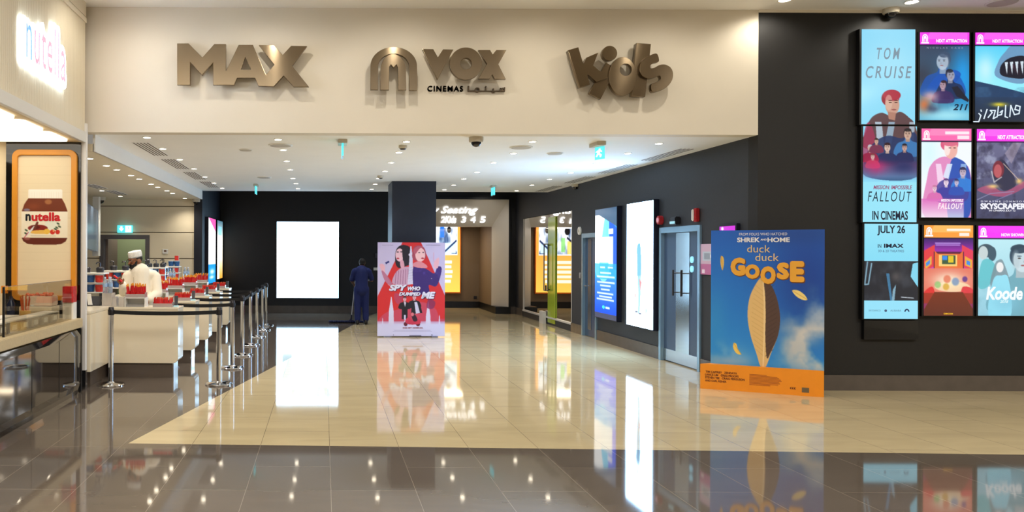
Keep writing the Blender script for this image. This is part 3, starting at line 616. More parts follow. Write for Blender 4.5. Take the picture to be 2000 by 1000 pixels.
# ------------------------------------------------------------------ screens on the dark wall
SY = FY-.07
def wall_rect(x0, y0, x1, y1, D=SY):
    a = onY(x0, y0, D); b = onY(x1, y1, D); return a.x, b.x, a.z, b.z
def pscreen(name, rect, label, cv, items, parent_mat=None, head=None, group='poster screens', cat='screen', strength=None):
    """rect in photo pixels; black housing, lit picture, lettering"""
    x0, x1, z1, z0 = wall_rect(*rect); t = thing(name, label, cat, ((x0+x1)/2, SY, z0), 0, group)
    MB().box(x0-.022, x1+.022, SY+.004, FY, z0-.007, z1+.007).build('housing', M_black, t)
    fr = Frame(rect, (x0, SY, z1), (x1, SY, z1), (x0, SY, z0)); pc = picture('picture', fr, cv, M_scr, t)
    if items: lettering('lettering', fr, items, M_scr, pc)
    return t, fr
def tower(rect):
    x0, y0, x1, y1 = rect; c = Cv(rect, 104, 186, (152, 226, 250)); c.vg(57, (140, 218, 248), 620, (150, 228, 250))
    c.blob(1740, 130, 60, 50, (190, 240, 255), .5)
    # one man's bust, then a crowd inside a big cut-out letter
    c.poly([(1690, 290), (1692, 255), (1703, 230), (1722, 220), (1740, 226), (1758, 218), (1776, 230), (1786, 245), (1790, 300)], (96, 70, 74), 1, True)
    c.poly([(1688, 330), (1688, 262), (1700, 240), (1716, 300), (1712, 345)], (170, 50, 90), .75, True)
    c.ell(1739, 192, 17, 16, (150, 40, 56)); c.ell(1743, 205, 13.5, 19, (205, 158, 138)); c.ell(1742, 186, 17, 11, (176, 50, 70)); c.poly([(1734, 218), (1750, 220), (1748, 235), (1736, 232)], (180, 130, 112)); c.ell(1736, 200, 7, 15, (225, 190, 170), .6)
    for d in (-5, 6): c.ell(1744+d, 200, 3, 1.2, (70, 40, 40)); c.ell(1744+d, 196, 4, 1.0, (90, 40, 40))
    c.ell(1746, 214, 5, 1.3, (150, 80, 80))
    c.poly([(1710, 238), (1722, 238), (1728, 300), (1716, 320)], (196, 220, 236), .8); c.poly([(1748, 238), (1736, 238), (1724, 300), (1734, 320)], (170, 210, 236), .7); c.poly([(1776, 238), (1786, 238), (1780, 320), (1768, 320)], (196, 224, 240), .7)
    c.poly([(1692, 345), (1694, 300), (1712, 275), (1735, 265), (1760, 270), (1788, 262), (1790, 345)], (36, 54, 100), .9, True)
    c.person(1772, 262, 21, (206, 170, 150), (40, 34, 40), (60, 120, 180)); c.person(1733, 288, 17, (220, 190, 176), (50, 26, 34), (30, 44, 92)); c.person(1766, 288, 14, (200, 160, 150), (30, 26, 36), (30, 40, 90)); c.person(1700, 290, 13, (214, 170, 160), (190, 190, 200), (150, 30, 70)); c.person(1712, 276, 11, (210, 170, 150), (50, 40, 40), (120, 50, 80)); c.person(1705, 306, 11, (220, 190, 180), (120, 60, 60), (190, 60, 90))
    c.vg(315, (180, 40, 90), 352, (110, 190, 236), .55, np.clip((c.Y-312)/10, 0, 1)*np.clip((356-c.Y)/12, 0, 1)); c.blob(1765, 325, 26, 14, (20, 40, 96), .8); c.blob(1712, 326, 18, 14, (220, 40, 110), .6)
    c.rect(1600, 356, 1800, 508, (156, 232, 250)); c.vg(430, (150, 228, 250), 508, (120, 214, 245), .6, ((c.Y > 356) & (c.Y < 508)).astype(float))
    m = ((c.Y > 510) & (c.Y < 587)).astype(float); c.mix(m, (30, 34, 44)); c.cloud((70, 74, 84), .6, 4, 5, 3, .45, m)
    c.line([(1695, 512), (1690, 556), (1697, 555), (1703, 515)], 2.5, (130, 170, 190), 1); c.poly([(1731, 534), (1737, 534), (1743, 587), (1739, 587)], (60, 120, 160)); c.poly([(1750, 555), (1747, 587), (1742, 587), (1744, 566)], (130, 170, 190)); c.blob(1750, 540, 10, 10, (96, 90, 90), .7); c.poly([(1782, 515), (1793, 512), (1793, 562), (1778, 540)], (130, 214, 240)); c.line([(1760, 580), (1784, 582)], 1.3, (210, 220, 230))
    c.rect(1600, 588, 1800, 630, (150, 226, 250)); return c
BKT = (22, 34, 56); GRY = (130, 152, 168)
R1_, R2_, R3_ = (1683, 57, 1787, 243), (1686, 246.5, 1790, 434), (1688.5, 437, 1792.5, 623)
pscreen('poster_screen', R1_, 'tall pale blue portrait screen showing a man\'s bust, topmost of three', tower(R1_), [('TOM', 1712, 93, 1757, 116, GRY, .012, .22, 1.5), ('CRUISE', 1691, 129, 1780, 153, GRY, .012, .22, 1.35)])
pscreen('poster_screen', R2_, 'pale blue portrait screen with a crowd of figures, middle of the three', tower(R2_), [('MISSION: IMPOSSIBLE', 1706, 362, 1781, 370, (150, 70, 110), .02, .2), ('FALLOUT', 1695, 374, 1780, 394, BKT, .0, .22, 1.3), ('IN CINEMAS', 1704, 412, 1773, 430, BKT, .03)])
pscreen('poster_screen', R3_, 'pale blue portrait screen with date lines over a dark photograph, lowest of the column', tower(R3_), [('JULY 26', 1713, 440, 1767, 460, BKT, .03), ('IN', 1714, 477, 1721, 484, BKT, .01), ('IMAX', 1726, 476, 1764, 484, BKT, .04), ('3D & 2D THEATRES', 1715, 488, 1765, 492.5, (80, 110, 140), .01),
    ('#', [circ(1730, 607, 2.6, 14)], (70, 90, 120)), ('SKYDANCE', 1697, 605, 1720, 608.5, (90, 120, 140)), ('ALIBABA', 1739, 605, 1760, 608.5, (90, 120, 140)), ('#', [arc(1771, 609, 5, 6, 180, 0, 12)+arc(1771, 609, 2.6, 3, 0, 180, 8)], (30, 50, 90))])
x0, x1, z1, z0 = wall_rect(1690, 626, 1796, 664); single('blank_panel', MB().box(x0, x1, FY-.05, FY, z0, z1), M_blackg, 'plain black panel mounted directly below the tall column of blue screens', 'panel')
def header(c, rect, colr, col2):
    x0, y0, x1, y1 = rect; c.rect(x0, y0, x1, y0+24, colr); c.mix(((c.Y < y0+24) & (c.X > x0+8+ (y0+24-c.Y)*.5) & (c.X < x1-4) & (c.Y < y0+14)).astype(float), col2, .7); c.rect(x0, y0+24, x1, y0+26.5, (20, 10, 60))
def head_items(rect, words, colr=(255, 255, 255)):
    x0, y0, x1, y1 = rect; its = [('#', k, colr) for k in ([q] for q in arch_mark(x0+4, y0+3.5, 11, 15))]
    its.append(('#', [[(x0+2, y0+19), (x0+17, y0+19), (x0+17, y0+22), (x0+2, y0+22)]], colr))
    for (t_, a, b, c_2, d) in words: its.append((t_, x0+a, y0+b, x0+c_2, y0+d, colr, .04))
    return its
MG, MG2 = (250, 60, 240), (255, 120, 250)
# 1 top left: blue action film
g1 = (1797, 63, 1892.5, 235); c = Cv(g1, 96, 172, (50, 74, 110)); c.vg(89, (52, 66, 92), 234, (70, 160, 200)); c.blob(1880, 150, 22, 60, (20, 160, 240), .9); c.blob(1800, 150, 30, 30, (50, 50, 66), .8); c.blob(1850, 225, 60, 14, (170, 236, 250), .9)
c.poly([(1810, 178), (1826, 152), (1845, 140), (1862, 136), (1876, 144), (1866, 160), (1840, 172)], (24, 90, 190), 1, True); c.person(1842, 120, 34, (190, 206, 224), (60, 80, 110), (20, 84, 180), -1, .8); c.person(1856, 147, 22, (170, 170, 190), (30, 36, 56), (24, 44, 84), 1, .9); c.person(1842, 166, 17, (190, 160, 176), (50, 30, 44), (60, 40, 96), -1, .9)
c.poly([(1858, 170), (1870, 168), (1892, 195), (1890, 199), (1868, 188)], (24, 30, 50)); c.blob(1818, 188, 14, 10, (240, 190, 190), .8); c.blob(1806, 205, 12, 14, (230, 120, 60), .85); c.blob(1822, 212, 12, 8, (60, 60, 90), .8); c.cloud((150, 220, 240), .5, 6, 8, 4, .55, c.band(1860, 215, 40, 22))
header(c, g1, MG, MG2)
pscreen('poster_screen', g1, 'blue poster screen with overlapping heads, upper left of the screen grid', c, head_items(g1, [('NEXT ATTRACTION', 31, 13.5, 91, 20)])+[('NICOLAS CAGE', 1810, 92, 1880, 95, (150, 160, 180), 0, 0, 1.8), ('211', 1861, 203, 1890, 215.5, (16, 40, 66), .03, .3)])
# 2 top right: sea creature poster, a plain stand-in
g2 = (1905, 63.5, 2003, 238); c = Cv(g2, 98, 174, (110, 226, 250)); c.vg(89, (90, 210, 250), 160, (150, 240, 255)); c.blob(1925, 135, 16, 26, (210, 250, 255), .8)
c.poly([(1946, 150), (1950, 120), (1964, 100), (1975, 90), (2003, 90), (2003, 160)], (110, 150, 190), .9, True); c.poly([(1954, 145), (1956, 126), (1975, 112), (2003, 112), (2003, 150), (1975, 152)], (24, 26, 44), 1, True); c.cloud((120, 40, 60), .5, 8, 8, 2, .5, c.band(1985, 132, 20, 16))
for k in range(5): c.poly([(1962+k*10, 122-k*.6), (1968+k*10, 121-k*.6), (1966.5+k*10, 146)], (225, 240, 250), .95)
c.poly([(1905, 158), (1950, 168), (2003, 182), (2003, 240), (1905, 240)], (36, 66, 104), 1); c.cloud((60, 100, 140), .6, 5, 8, 6, .5, (c.Y > 170).astype(float)); c.vg(190, (40, 60, 90), 236, (26, 30, 40), .7, (c.Y > 190).astype(float)); c.blob(1952, 204, 14, 4, (240, 220, 60), .9); header(c, g2, MG, MG2)
def scr(pts, wd=2.4):
    out = []
    for a, b in zip(pts, pts[1:]):
        a, b = np.array(a, float), np.array(b, float); d = b-a; L = np.hypot(*d)+1e-6; n = np.array([-d[1], d[0]])/L*wd/2; e = d/L*wd*.3; out.append(('#', [[tuple(a-e+n), tuple(b+e+n), tuple(b+e-n), tuple(a-e-n)]], (225, 240, 250)))
    return out
ara = scr([(1902, 238), (1912, 238), (1916, 226), (1912, 222)])+scr([(1916, 215), (1917, 218)])+scr([(1922, 232), (1928, 214)])+scr([(1930, 230), (1938, 220), (1934, 216), (1944, 216), (1940, 232), (1948, 228)])+scr([(1950, 208), (1948, 226), (1956, 224), (1958, 216), (1953, 220)])+scr([(1964, 206), (1963, 228), (1968, 230)])+scr([(1972, 228), (1974, 206), (1981, 224), (1990, 222), (1992, 208), (1984, 206), (1982, 214), (1990, 216)])
pscreen('poster_screen', g2, 'cyan poster screen with white brush lettering, upper right of the grid', c, head_items(g2, [('NEXT ATTRACTION', 33, 13.5, 91, 20)])+ara)
# 3 middle left: red and blue man on white
g3 = (1800, 251, 1896.5, 425); c = Cv(g3, 97, 174, (244, 250, 255)); c.blob(1815, 300, 20, 40, (214, 250, 255), .8); c.poly([(1808, 425), (1812, 345), (1822, 318), (1842, 306), (1862, 310), (1880, 316), (1895, 340), (1897, 425)], (226, 130, 190), .9, True); c.poly([(1852, 425), (1856, 318), (1876, 312), (1892, 332), (1897, 380), (1890, 425)], (30, 80, 180), .95, True)
c.ell(1854, 282, 17, 14, (222, 90, 130)); c.ell(1857, 292, 12.5, 18, (240, 180, 170)); c.ell(1850, 290, 6, 14, (255, 240, 236), .8); c.ell(1856, 279, 15, 7, (224, 110, 140))
for d in (-4, 5): c.ell(1859+d, 289, 2.6, 1, (90, 40, 60))
c.poly([(1828, 320), (1838, 320), (1843, 350), (1834, 380)], (250, 230, 250), .8); c.poly([(1850, 320), (1860, 320), (1852, 352), (1842, 345)], (220, 236, 255), .9); c.poly([(1876, 320), (1887, 320), (1882, 380), (1874, 380)], (200, 230, 255), .6); c.poly([(1826, 392), (1832, 360), (1850, 350), (1885, 352), (1886, 392)], (60, 60, 150), .85, True); c.person(1880, 336, 18, (210, 190, 210), (40, 40, 80), (40, 130, 220), 0, .9); c.person(1848, 356, 14, (240, 220, 240), (90, 60, 130), (60, 60, 160)); c.person(1826, 368, 12, (240, 200, 220), (200, 120, 160), (220, 110, 180)); c.person(1868, 356, 12, (200, 190, 220), (50, 50, 100), (40, 80, 180)); c.vg(388, (220, 100, 190), 425, (250, 250, 255), .7, ((c.X < 1882) & (c.Y > 388)).astype(float)); header(c, g3, (255, 110, 180), (255, 150, 200))
c.rect(1846, 257, 1892, 262.5, (255, 255, 255), .85); c.rect(1869, 265, 1892, 272, (255, 255, 255), .85)
pscreen('poster_screen', g3, 'white poster screen with a pink and blue man, middle left of the grid', c, head_items(g3, [])+[('MISSION: IMPOSSIBLE', 1838, 389, 1881, 394, (255, 240, 255), .03, .2), ('FALLOUT', 1832, 397, 1881, 408.5, (255, 235, 245), .03, .25, 1.2)])
# 4 middle right: grey-violet tower film
g4 = (1908, 252, 2006, 427); c = Cv(g4, 98, 174, (84, 84, 116)); c.vg(278, (110, 110, 146), 425, (64, 68, 104)); c.cloud((170, 176, 204), .7, 9, 14, 8, .52, (c.Y < 350).astype(float)); c.cloud((40, 38, 66), .6, 8, 12, 9, .5); c.poly([(1962, 300), (1990, 262), (2000, 268), (1975, 320)], (200, 180, 190), .4)
c.poly([(1940, 345), (1946, 320), (1958, 312), (1972, 330), (1984, 360), (1960, 372)], (44, 46, 76), 1, True); c.ell(1950, 331, 11, 17, (120, 40, 60)); c.ell(1949, 334, 7.5, 13, (190, 90, 100)); c.line([(1937, 335), (1942, 356), (1950, 350), (1956, 346)], 2, (200, 196, 200), .9); c.line([(1960, 320), (1990, 352)], 1.6, (220, 190, 170), .8)
c.poly([(1910, 372), (1935, 362), (1962, 374), (2006, 350), (2006, 362), (1960, 384)], (180, 80, 120), .8, True); c.blob(1940, 364, 10, 4, (250, 210, 130), .9); c.blob(1990, 354, 6, 5, (255, 210, 120), .9); c.line([(1910, 390), (1935, 378), (1980, 374)], 1.5, (150, 150, 190), .8); c.line([(1930, 398), (1976, 378)], 1.5, (130, 134, 180), .8); header(c, g4, MG, MG2)
pscreen('poster_screen', g4, 'dusky violet poster screen with a bold block title, middle right of the grid', c, head_items(g4, [('NEXT ATTRACTION', 40, 12, 94, 20)])+[('DWAYNE JOHNSON', 1916, 392, 2002, 396, (220, 220, 236), .02, 0, 1.6), ('SKYSCRAPER', 1915, 397, 2003, 409, (245, 245, 255), .05), ('IN CINEMAS JULY 12', 1932, 410, 1983, 414, (230, 230, 240), .03)])
# 5 lower left: animated red room
g5 = (1805, 440, 1900, 617); c = Cv(g5, 95, 176, (130, 50, 30)); c.vg(467, (60, 20, 110), 500, (200, 50, 200)); c.poly([(1805, 490), (1826, 478), (1826, 520), (1805, 530)], (230, 60, 70)); c.poly([(1878, 478), (1900, 490), (1900, 530), (1878, 520)], (230, 60, 90)); c.rect(1824, 492, 1882, 524, (90, 20, 60)); c.poly([(1826, 490), (1832, 496), (1874, 496), (1880, 490), (1880, 528), (1826, 528)], (236, 110, 50)); c.rect(1834, 498, 1869, 520, (255, 210, 120)); c.rect(1840, 499, 1866, 516, (60, 90, 60)); c.rect(1841, 500, 1850, 508, (50, 140, 240)); c.rect(1852, 500, 1862, 513, (230, 200, 40))
c.poly([(1807, 512), (1820, 500), (1820, 516), (1808, 527)], (240, 170, 60)); c.poly([(1809, 514), (1817, 507), (1817, 515), (1810, 521)], (60, 140, 230)); c.poly([(1884, 500), (1898, 508), (1898, 524), (1884, 518)], (240, 170, 60)); c.poly([(1887, 508), (1894, 511), (1894, 519), (1887, 516)], (60, 140, 230))
c.rect(1805, 524, 1900, 570, (230, 120, 100)); c.blob(1853, 548, 30, 16, (255, 250, 220), .9); c.ell(1860, 560, 34, 10, (255, 240, 190), .7); c.poly([(1805, 572), (1822, 560), (1826, 585), (1805, 592)], (226, 50, 50), 1, True); c.poly([(1880, 560), (1900, 566), (1900, 592), (1878, 585)], (226, 60, 70), 1, True)
for (x, y, r, cc) in ((1832, 556, 6, (150, 200, 120)), (1850, 545, 7, (230, 120, 90)), (1866, 550, 7, (120, 150, 190)), (1884, 545, 5, (90, 50, 140)), (1848, 560, 6, (220, 170, 60))): c.ell(x, y, r, r*1.1, cc, .85, .4)
c.poly([(1826, 570), (1880, 570), (1900, 604), (1900, 617), (1805, 617), (1806, 604)], (110, 44, 26)); c.vg(570, (130, 50, 20), 617, (90, 40, 30), .6, (c.Y > 572).astype(float)); header(c, g5, (255, 160, 60), (255, 200, 110)); c.rect(1849, 447, 1894, 451.5, (255, 255, 255), .85); c.rect(1873, 455, 1892, 461, (255, 255, 255), .85); c.bars(1824, 474, 1878, 481, 2, (210, 170, 255), .8)
pscreen('poster_screen', g5, 'red and purple cartoon-room poster screen under an orange header, lower left of the grid', c, head_items(g5, [])+[('COMING SOON', 1843, 611, 1861, 614.5, (250, 190, 40), .03)])
# 6 lower right: pale teal faces
g6 = (1911, 441, 2009, 617); c = Cv(g6, 98, 176, (176, 226, 240)); c.vg(468, (190, 236, 246), 617, (150, 206, 224)); c.person(1994, 506, 52, (206, 226, 234), (40, 66, 88), (110, 170, 186), 1, .95); c.ell(1926, 490, 16, 13, (60, 84, 100)); c.ell(1921, 494, 9, 13, (200, 214, 216)); c.ell(1938, 496, 8, 14, (60, 90, 108)); c.poly([(1912, 560), (1918, 512), (1936, 508), (1946, 530), (1930, 560)], (96, 196, 206), .9, True); c.poly([(1936, 560), (1942, 520), (1950, 508), (1960, 512), (1972, 560)], (120, 140, 150), .8, True); c.ell(1953, 522, 7, 10, (240, 240, 240)); c.poly([(1932, 617), (1940, 548), (1956, 538), (1970, 545), (1974, 617)], (150, 226, 246), 1, True); c.cloud((110, 170, 186), .5, 4, 8, 4, .5, c.band(1915, 590, 30, 30)); c.blob(1965, 590, 30, 20, (130, 200, 224), .7); header(c, g6, (250, 50, 250), (250, 60, 250))
K = scr([(1928, 560), (1926, 582)], 3)+scr([(1942, 562), (1928, 573), (1944, 586)], 3)+scr([(1972, 564), (1976, 580)], 0.1)
pscreen('poster_screen', g6, 'pale teal poster screen with a large face, lower right of the grid', c, head_items(g6, [('NOW SHOWING', 44, 14.5, 94, 20.5)])+[('Koode', 1926, 560, 1997, 586, (245, 252, 255), .04, .2), ('2018', 1953, 586, 1969, 592, (230, 250, 250), .02, .3)])
# ------------------------------------------------------------------ printed standees
FL, FR, BRb = onZ(1367.5, 758.5), onZ(1592, 775), onZ(1610, 769.5)
hb = H*(1-uv(1367.5, 710)[1]/uv(1367.5, 758.5)[1]); PLb, PRb = onZ(1388, 706.5, hb), onZ(1609.5, 721.5, hb); PLb.x *= .988; PLb.y *= .988; PRb.x *= .988; PRb.y *= .988; ztop = H-(uv(1607, 448)[1])*PRb.y/F
t = thing('film_standee', 'blue sky cardboard standee with orange box base, by the dark wall\'s corner', 'standee', ((FL.x+FR.x)/2, (FL.y+FR.y)/2, 0))
M_or = mat('orange_card', (240, 146, 32), .4, noise=.03)
bk_ = (Vector((PRb.x, PRb.y, 0))-Vector((PLb.x, PLb.y, 0))).normalized(); nb = Vector((-bk_.y, bk_.x, 0))*.05
BL_ = Vector((PLb.x, PLb.y, 0)); BR_ = Vector((PRb.x, PRb.y, 0)); q = MB()
zz = Vector((0, 0, hb)); q.hexa([FL, FR, BR_, BL_], [FL+zz, FR+zz, BR_+zz, BL_+zz]); q.build('base_box', M_or, t)
zt = Vector((0, 0, ztop)); q = MB(); o_ = nb; q.hexa([BL_+o_*.1, BR_+o_*.1, BR_+o_, BL_+o_], [BL_+o_*.1+zt, BR_+o_*.1+zt, BR_+o_+zt, BL_+o_+zt]); q.build('back_board', mat('board_edge_blue', (50, 110, 180), .5), t)
box = (78, 32, 730, 812); c = Cv(box, 230, 276, (20, 96, 200)); c.vg(32, (20, 98, 200), 812, (40, 145, 225)); c.blob(640, 330, 230, 330, (12, 50, 140), .75); c.blob(600, 60, 300, 60, (20, 60, 130), .5); c.blob(110, 560, 60, 200, (50, 150, 215), .5)
c.cloud((214, 206, 196), .85, 5, 6, 11, .40, np.clip(c.band(690, 680, 190, 150)*1.6, 0, 1)); c.cloud((190, 200, 212), .75, 5, 6, 12, .42, c.band(720, 490, 90, 110)); c.blob(540, 700, 60, 90, (190, 190, 190), .55); c.cloud((170, 200, 220), .7, 6, 6, 13, .4, c.band(110, 760, 170, 60)); c.blob(200, 790, 130, 34, (190, 200, 210), .6); c.blob(640, 620, 70, 50, (222, 214, 204), .6)
# plain feathers drifting in the sky
def feather(pts, c1, c2):
    c.poly(pts, c1, 1, True); c.line([pts[0], pts[len(pts)//2]], 4, c2, .8)
feather([(140, 184), (154, 190), (158, 225), (150, 264), (142, 250), (136, 215)], (232, 190, 96), (200, 150, 60)); feather([(553, 374), (585, 372), (620, 395), (636, 422), (610, 424), (575, 405)], (246, 216, 130), (214, 170, 80)); feather([(218, 686), (234, 690), (244, 722), (262, 748), (236, 745), (216, 716)], (244, 204, 96), (210, 160, 60))
# a large plain cream and brown plume stands in for the artwork's figure
c.poly([(376, 812), (352, 740), (318, 640), (300, 540), (306, 440), (336, 360), (388, 296), (438, 352), (470, 430), (486, 530), (474, 630), (436, 730), (404, 812)], (228, 188, 122), 1, True)
c.poly([(392, 310), (438, 352), (470, 430), (486, 530), (474, 630), (436, 720), (412, 760), (402, 640), (404, 520), (400, 400)], (84, 60, 50), 1, True)
for y in range(360, 740, 26): c.line([(392, y+26), (320+abs(y-540)*.12, y-14)], 3, (206, 162, 96), .7); c.line([(404, y+26), (468-abs(y-540)*.12, y-14)], 3, (62, 42, 38), .7)
c.line([(390, 812), (396, 640), (396, 450), (388, 310)], 7, (244, 214, 160), 1); c.ell(330, 770, 34, 16, (226, 186, 120), .0)
fr = Frame(box, BL_+zt+nb*0, BR_+zt, BL_+zz); pf = picture('printed_front', fr, c, M_prt, t, .006)
G = (236, 168, 50); G2 = (120, 70, 20); W_ = (236, 236, 240)
items = [('FROM FOLKS WHO HATCHED', 247, 48, 524, 63, W_, .0), ('SHREK', 235, 74, 368, 102, W_, .035), ('AND', 372, 82, 408, 92, W_, .03), ('HOME', 412, 75, 539, 102, W_, .035), ('duck', 294, 118, 428, 160, (226, 196, 140), .0), ('duck', 342, 166, 478, 209, (226, 196, 140), .0)]
for (ch, x0, y0, x1, y1) in (('G', 196, 190, 284, 296), ('O', 282, 228, 368, 312), ('O', 372, 238, 460, 340), ('S', 466, 216, 536, 312), ('E', 540, 208, 620, 326)): items += [(ch, x0+4, y0+5, x1+6, y1+5, G2, .07), (ch, x0, y0, x1, y1, G, .07)]
fr2 = Frame(box, BL_+zt, BR_+zt, BL_+zz)
lettering('printed_title', fr2, items[:6], M_prt, pf, .010); lettering('printed_title_shadow', fr2, items[6::2], M_prt, pf, .009); lettering('printed_title', fr2, items[7::2], M_prt, pf, .012)
bf = Frame((22, 795, 685, 935), FL+zz, FR+zz, FL)
BRN = (110, 50, 10); lines = [('TIM CAFFREY   ZENDAYA', 55, 836, 243, 848), ('LANCE LIM   GREG PROOPS', 52, 852, 252, 864), ('STEVEN YEE   CRAIG FERGUSON', 52, 868, 288, 880), ('AND CARL REINER', 52, 886, 180, 897)]
it = [(a, x0, y0-4, x1, y1-4, BRN, .03) for (a, x0, y0, x1, y1) in lines]+[('#', [[(315, y), (315+w2, y), (315+w2, y+3.2), (315, y+3.2)]], (176, 92, 24)) for y, w2 in ((836, 100), (843, 160), (850, 170), (857, 180), (864, 185), (871, 170), (878, 175), (885, 165), (892, 120))]+[('#', [circ(552+k*11, 898, 6, 12), circ(555+k*11, 898, 3.4, 10)[::-1]], BRN) for k in range(3)]+[('#', [[(612, 890), (652, 890), (652, 916), (612, 916)]], (110, 92, 66))]
lettering('printed_credits', bf, it, M_prt, t, .003)
# red spy film board
a0, b0 = onZ(737, 658.5), onZ(868.5, 658.5); zt = onY(737, 473.3, a0.y).z
t = thing('film_standee', 'white and red cardboard film board with two women, standing before the dark column', 'standee', ((a0.x+b0.x)/2, a0.y, 0))
dy = b0.y-a0.y
MB().hexa([(a0.x, a0.y+.003, .02), (b0.x, b0.y+.003, .02), (b0.x, b0.y+.03, .02), (a0.x, a0.y+.03, .02)], [(a0.x, a0.y+.003, zt), (b0.x, b0.y+.003, zt), (b0.x, b0.y+.03, zt), (a0.x, a0.y+.03, zt)]).build('board', mat('white_board', (220, 210, 226), .5), t)
q = MB()
for f_ in (.15, .85): x = a0.x+(b0.x-a0.x)*f_; q.box(x-.06, x+.06, a0.y-.004, a0.y+.4, 0, .02)
q.build('base_feet', mat('grey_foot', (120, 118, 130), .5), t)
q = MB(); 
for f_ in (.2, .8): x = a0.x+(b0.x-a0.x)*f_; q.hexa([(x-.01, a0.y+.36, .02), (x+.01, a0.y+.36, .02), (x+.01, a0.y+.38, .02), (x-.01, a0.y+.38, .02)], [(x-.01, a0.y+.04, 1.2), (x+.01, a0.y+.04, 1.2), (x+.01, a0.y+.06, 1.2), (x-.01, a0.y+.06, 1.2)])
q.build('rear_strut', M_white, t)
box = (80, 58, 712, 942); c = Cv(box, 170, 238, (206, 188, 222)); RD = (216, 40, 44); SK = (238, 178, 190)
c.vg(58, (200, 184, 220), 942, (214, 206, 236)); c.poly([(310, 58), (484, 58), (560, 220), (712, 560), (712, 800), (470, 800), (80, 800), (80, 570), (230, 260)], RD); c.poly([(180, 460), (240, 330), (300, 300), (420, 300), (420, 470)], (206, 180, 214), .0)
c.poly([(80, 560), (80, 220), (120, 58), (310, 58), (245, 230)], (206, 190, 222), 1)
c.poly([(484, 58), (712, 58), (712, 560), (600, 300)], (206, 190, 222), 1)
# woman left
c.poly([(228, 450), (240, 360), (300, 300), (370, 290), (400, 330), (400, 450)], (206, 160, 186), 1, True)
for k in range(7): c.line([(255+k*22, 330-k*4), (245+k*24, 450)], 5, (130, 60, 100), .7)
c.poly([(98, 270), (130, 262), (150, 290), (150, 340), (200, 440), (190, 465), (140, 400), (118, 330)], SK, 1, True); c.poly([(118, 330), (150, 345), (222, 450), (200, 465), (150, 420)], (186, 110, 140), .9, True); c.poly([(150, 250), (185, 232), (192, 246), (160, 265)], (40, 40, 110))
c.poly([(245, 240), (250, 140), (285, 92), (340, 85), (385, 120), (390, 250), (350, 280), (275, 298)], (28, 20, 36), 1, True); c.ell(287, 178, 40, 62, (240, 190, 200)); c.poly([(310, 105), (345, 120), (340, 260), (318, 230)], (28, 20, 36), 1, True); c.ell(268, 150, 11, 5, (40, 20, 30)); c.ell(302, 148, 11, 5, (40, 20, 30)); c.ell(270, 210, 13, 7, (190, 40, 60)); c.poly([(290, 235), (320, 230), (330, 290), (300, 300)], (226, 160, 176), 1, True)
# tower
c.poly([(386, 95), (396, 95), (406, 180), (412, 300), (424, 452), (360, 452), (372, 300), (378, 180)], (214, 206, 228)); c.ell(391, 175, 22, 16, (226, 216, 236)); 
for k in range(6): c.line([(372, 300+k*25), (412, 290+k*25)], 3, (176, 160, 196), .8)
# woman right
c.poly([(412, 452), (412, 300), (470, 280), (540, 310), (610, 350), (640, 285), (680, 310), (635, 465), (560, 460), (560, 540), (420, 540)], (58, 34, 112), 1, True); c.cloud((110, 90, 190), .6, 16, 20, 5, .56, c.band(540, 380, 110, 80)); c.poly([(604, 290), (612, 235), (650, 200), (655, 240), (640, 300)], SK, 1, True); c.line([(604, 155), (606, 240)], 5, (226, 150, 176)); c.poly([(404, 200), (412, 120), (450, 88), (505, 100), (530, 150), (524, 210), (440, 230)], (170, 70, 90), 1, True); c.ell(478, 175, 46, 66, (246, 192, 192)); c.poly([(415, 130), (450, 96), (500, 100), (470, 120), (430, 170)], (190, 90, 110), 1, True); c.ell(468, 155, 10, 4, (60, 30, 50)); c.ell(506, 152, 9, 4, (60, 30, 50)); c.ell(500, 208, 14, 7, (180, 40, 60)); c.poly([(410, 260), (470, 235), (540, 275), (530, 300), (430, 290)], (226, 140, 150), 1, True)
# skyline
c.poly([(80, 810), (160, 720), (270, 690), (360, 640), (500, 620), (620, 680), (660, 770), (712, 790), (712, 942), (80, 942)], (196, 90, 130), .55, True)
for (x, w2, y) in ((210, 36, 570), (555, 34, 615), (660, 20, 740), (345, 30, 720), (130, 24, 770)): c.poly([(x-2, y), (x+2, y), (x+w2*.3, y+60), (x+w2*.6, y+130), (x+w2*.7, 830), (x-w2*.7, 830), (x-w2*.6, y+130), (x-w2*.3, y+60)], (220, 212, 236))
c.poly([(240, 540), (310, 560), (300, 640), (250, 620)], (180, 70, 110), .7, True); c.poly([(560, 590), (620, 620), (600, 680), (540, 670)], (130, 40, 90), .8, True); c.vg(790, (214, 206, 236), 850, (216, 210, 238), 1, np.clip((c.Y-800)/30, 0, 1))
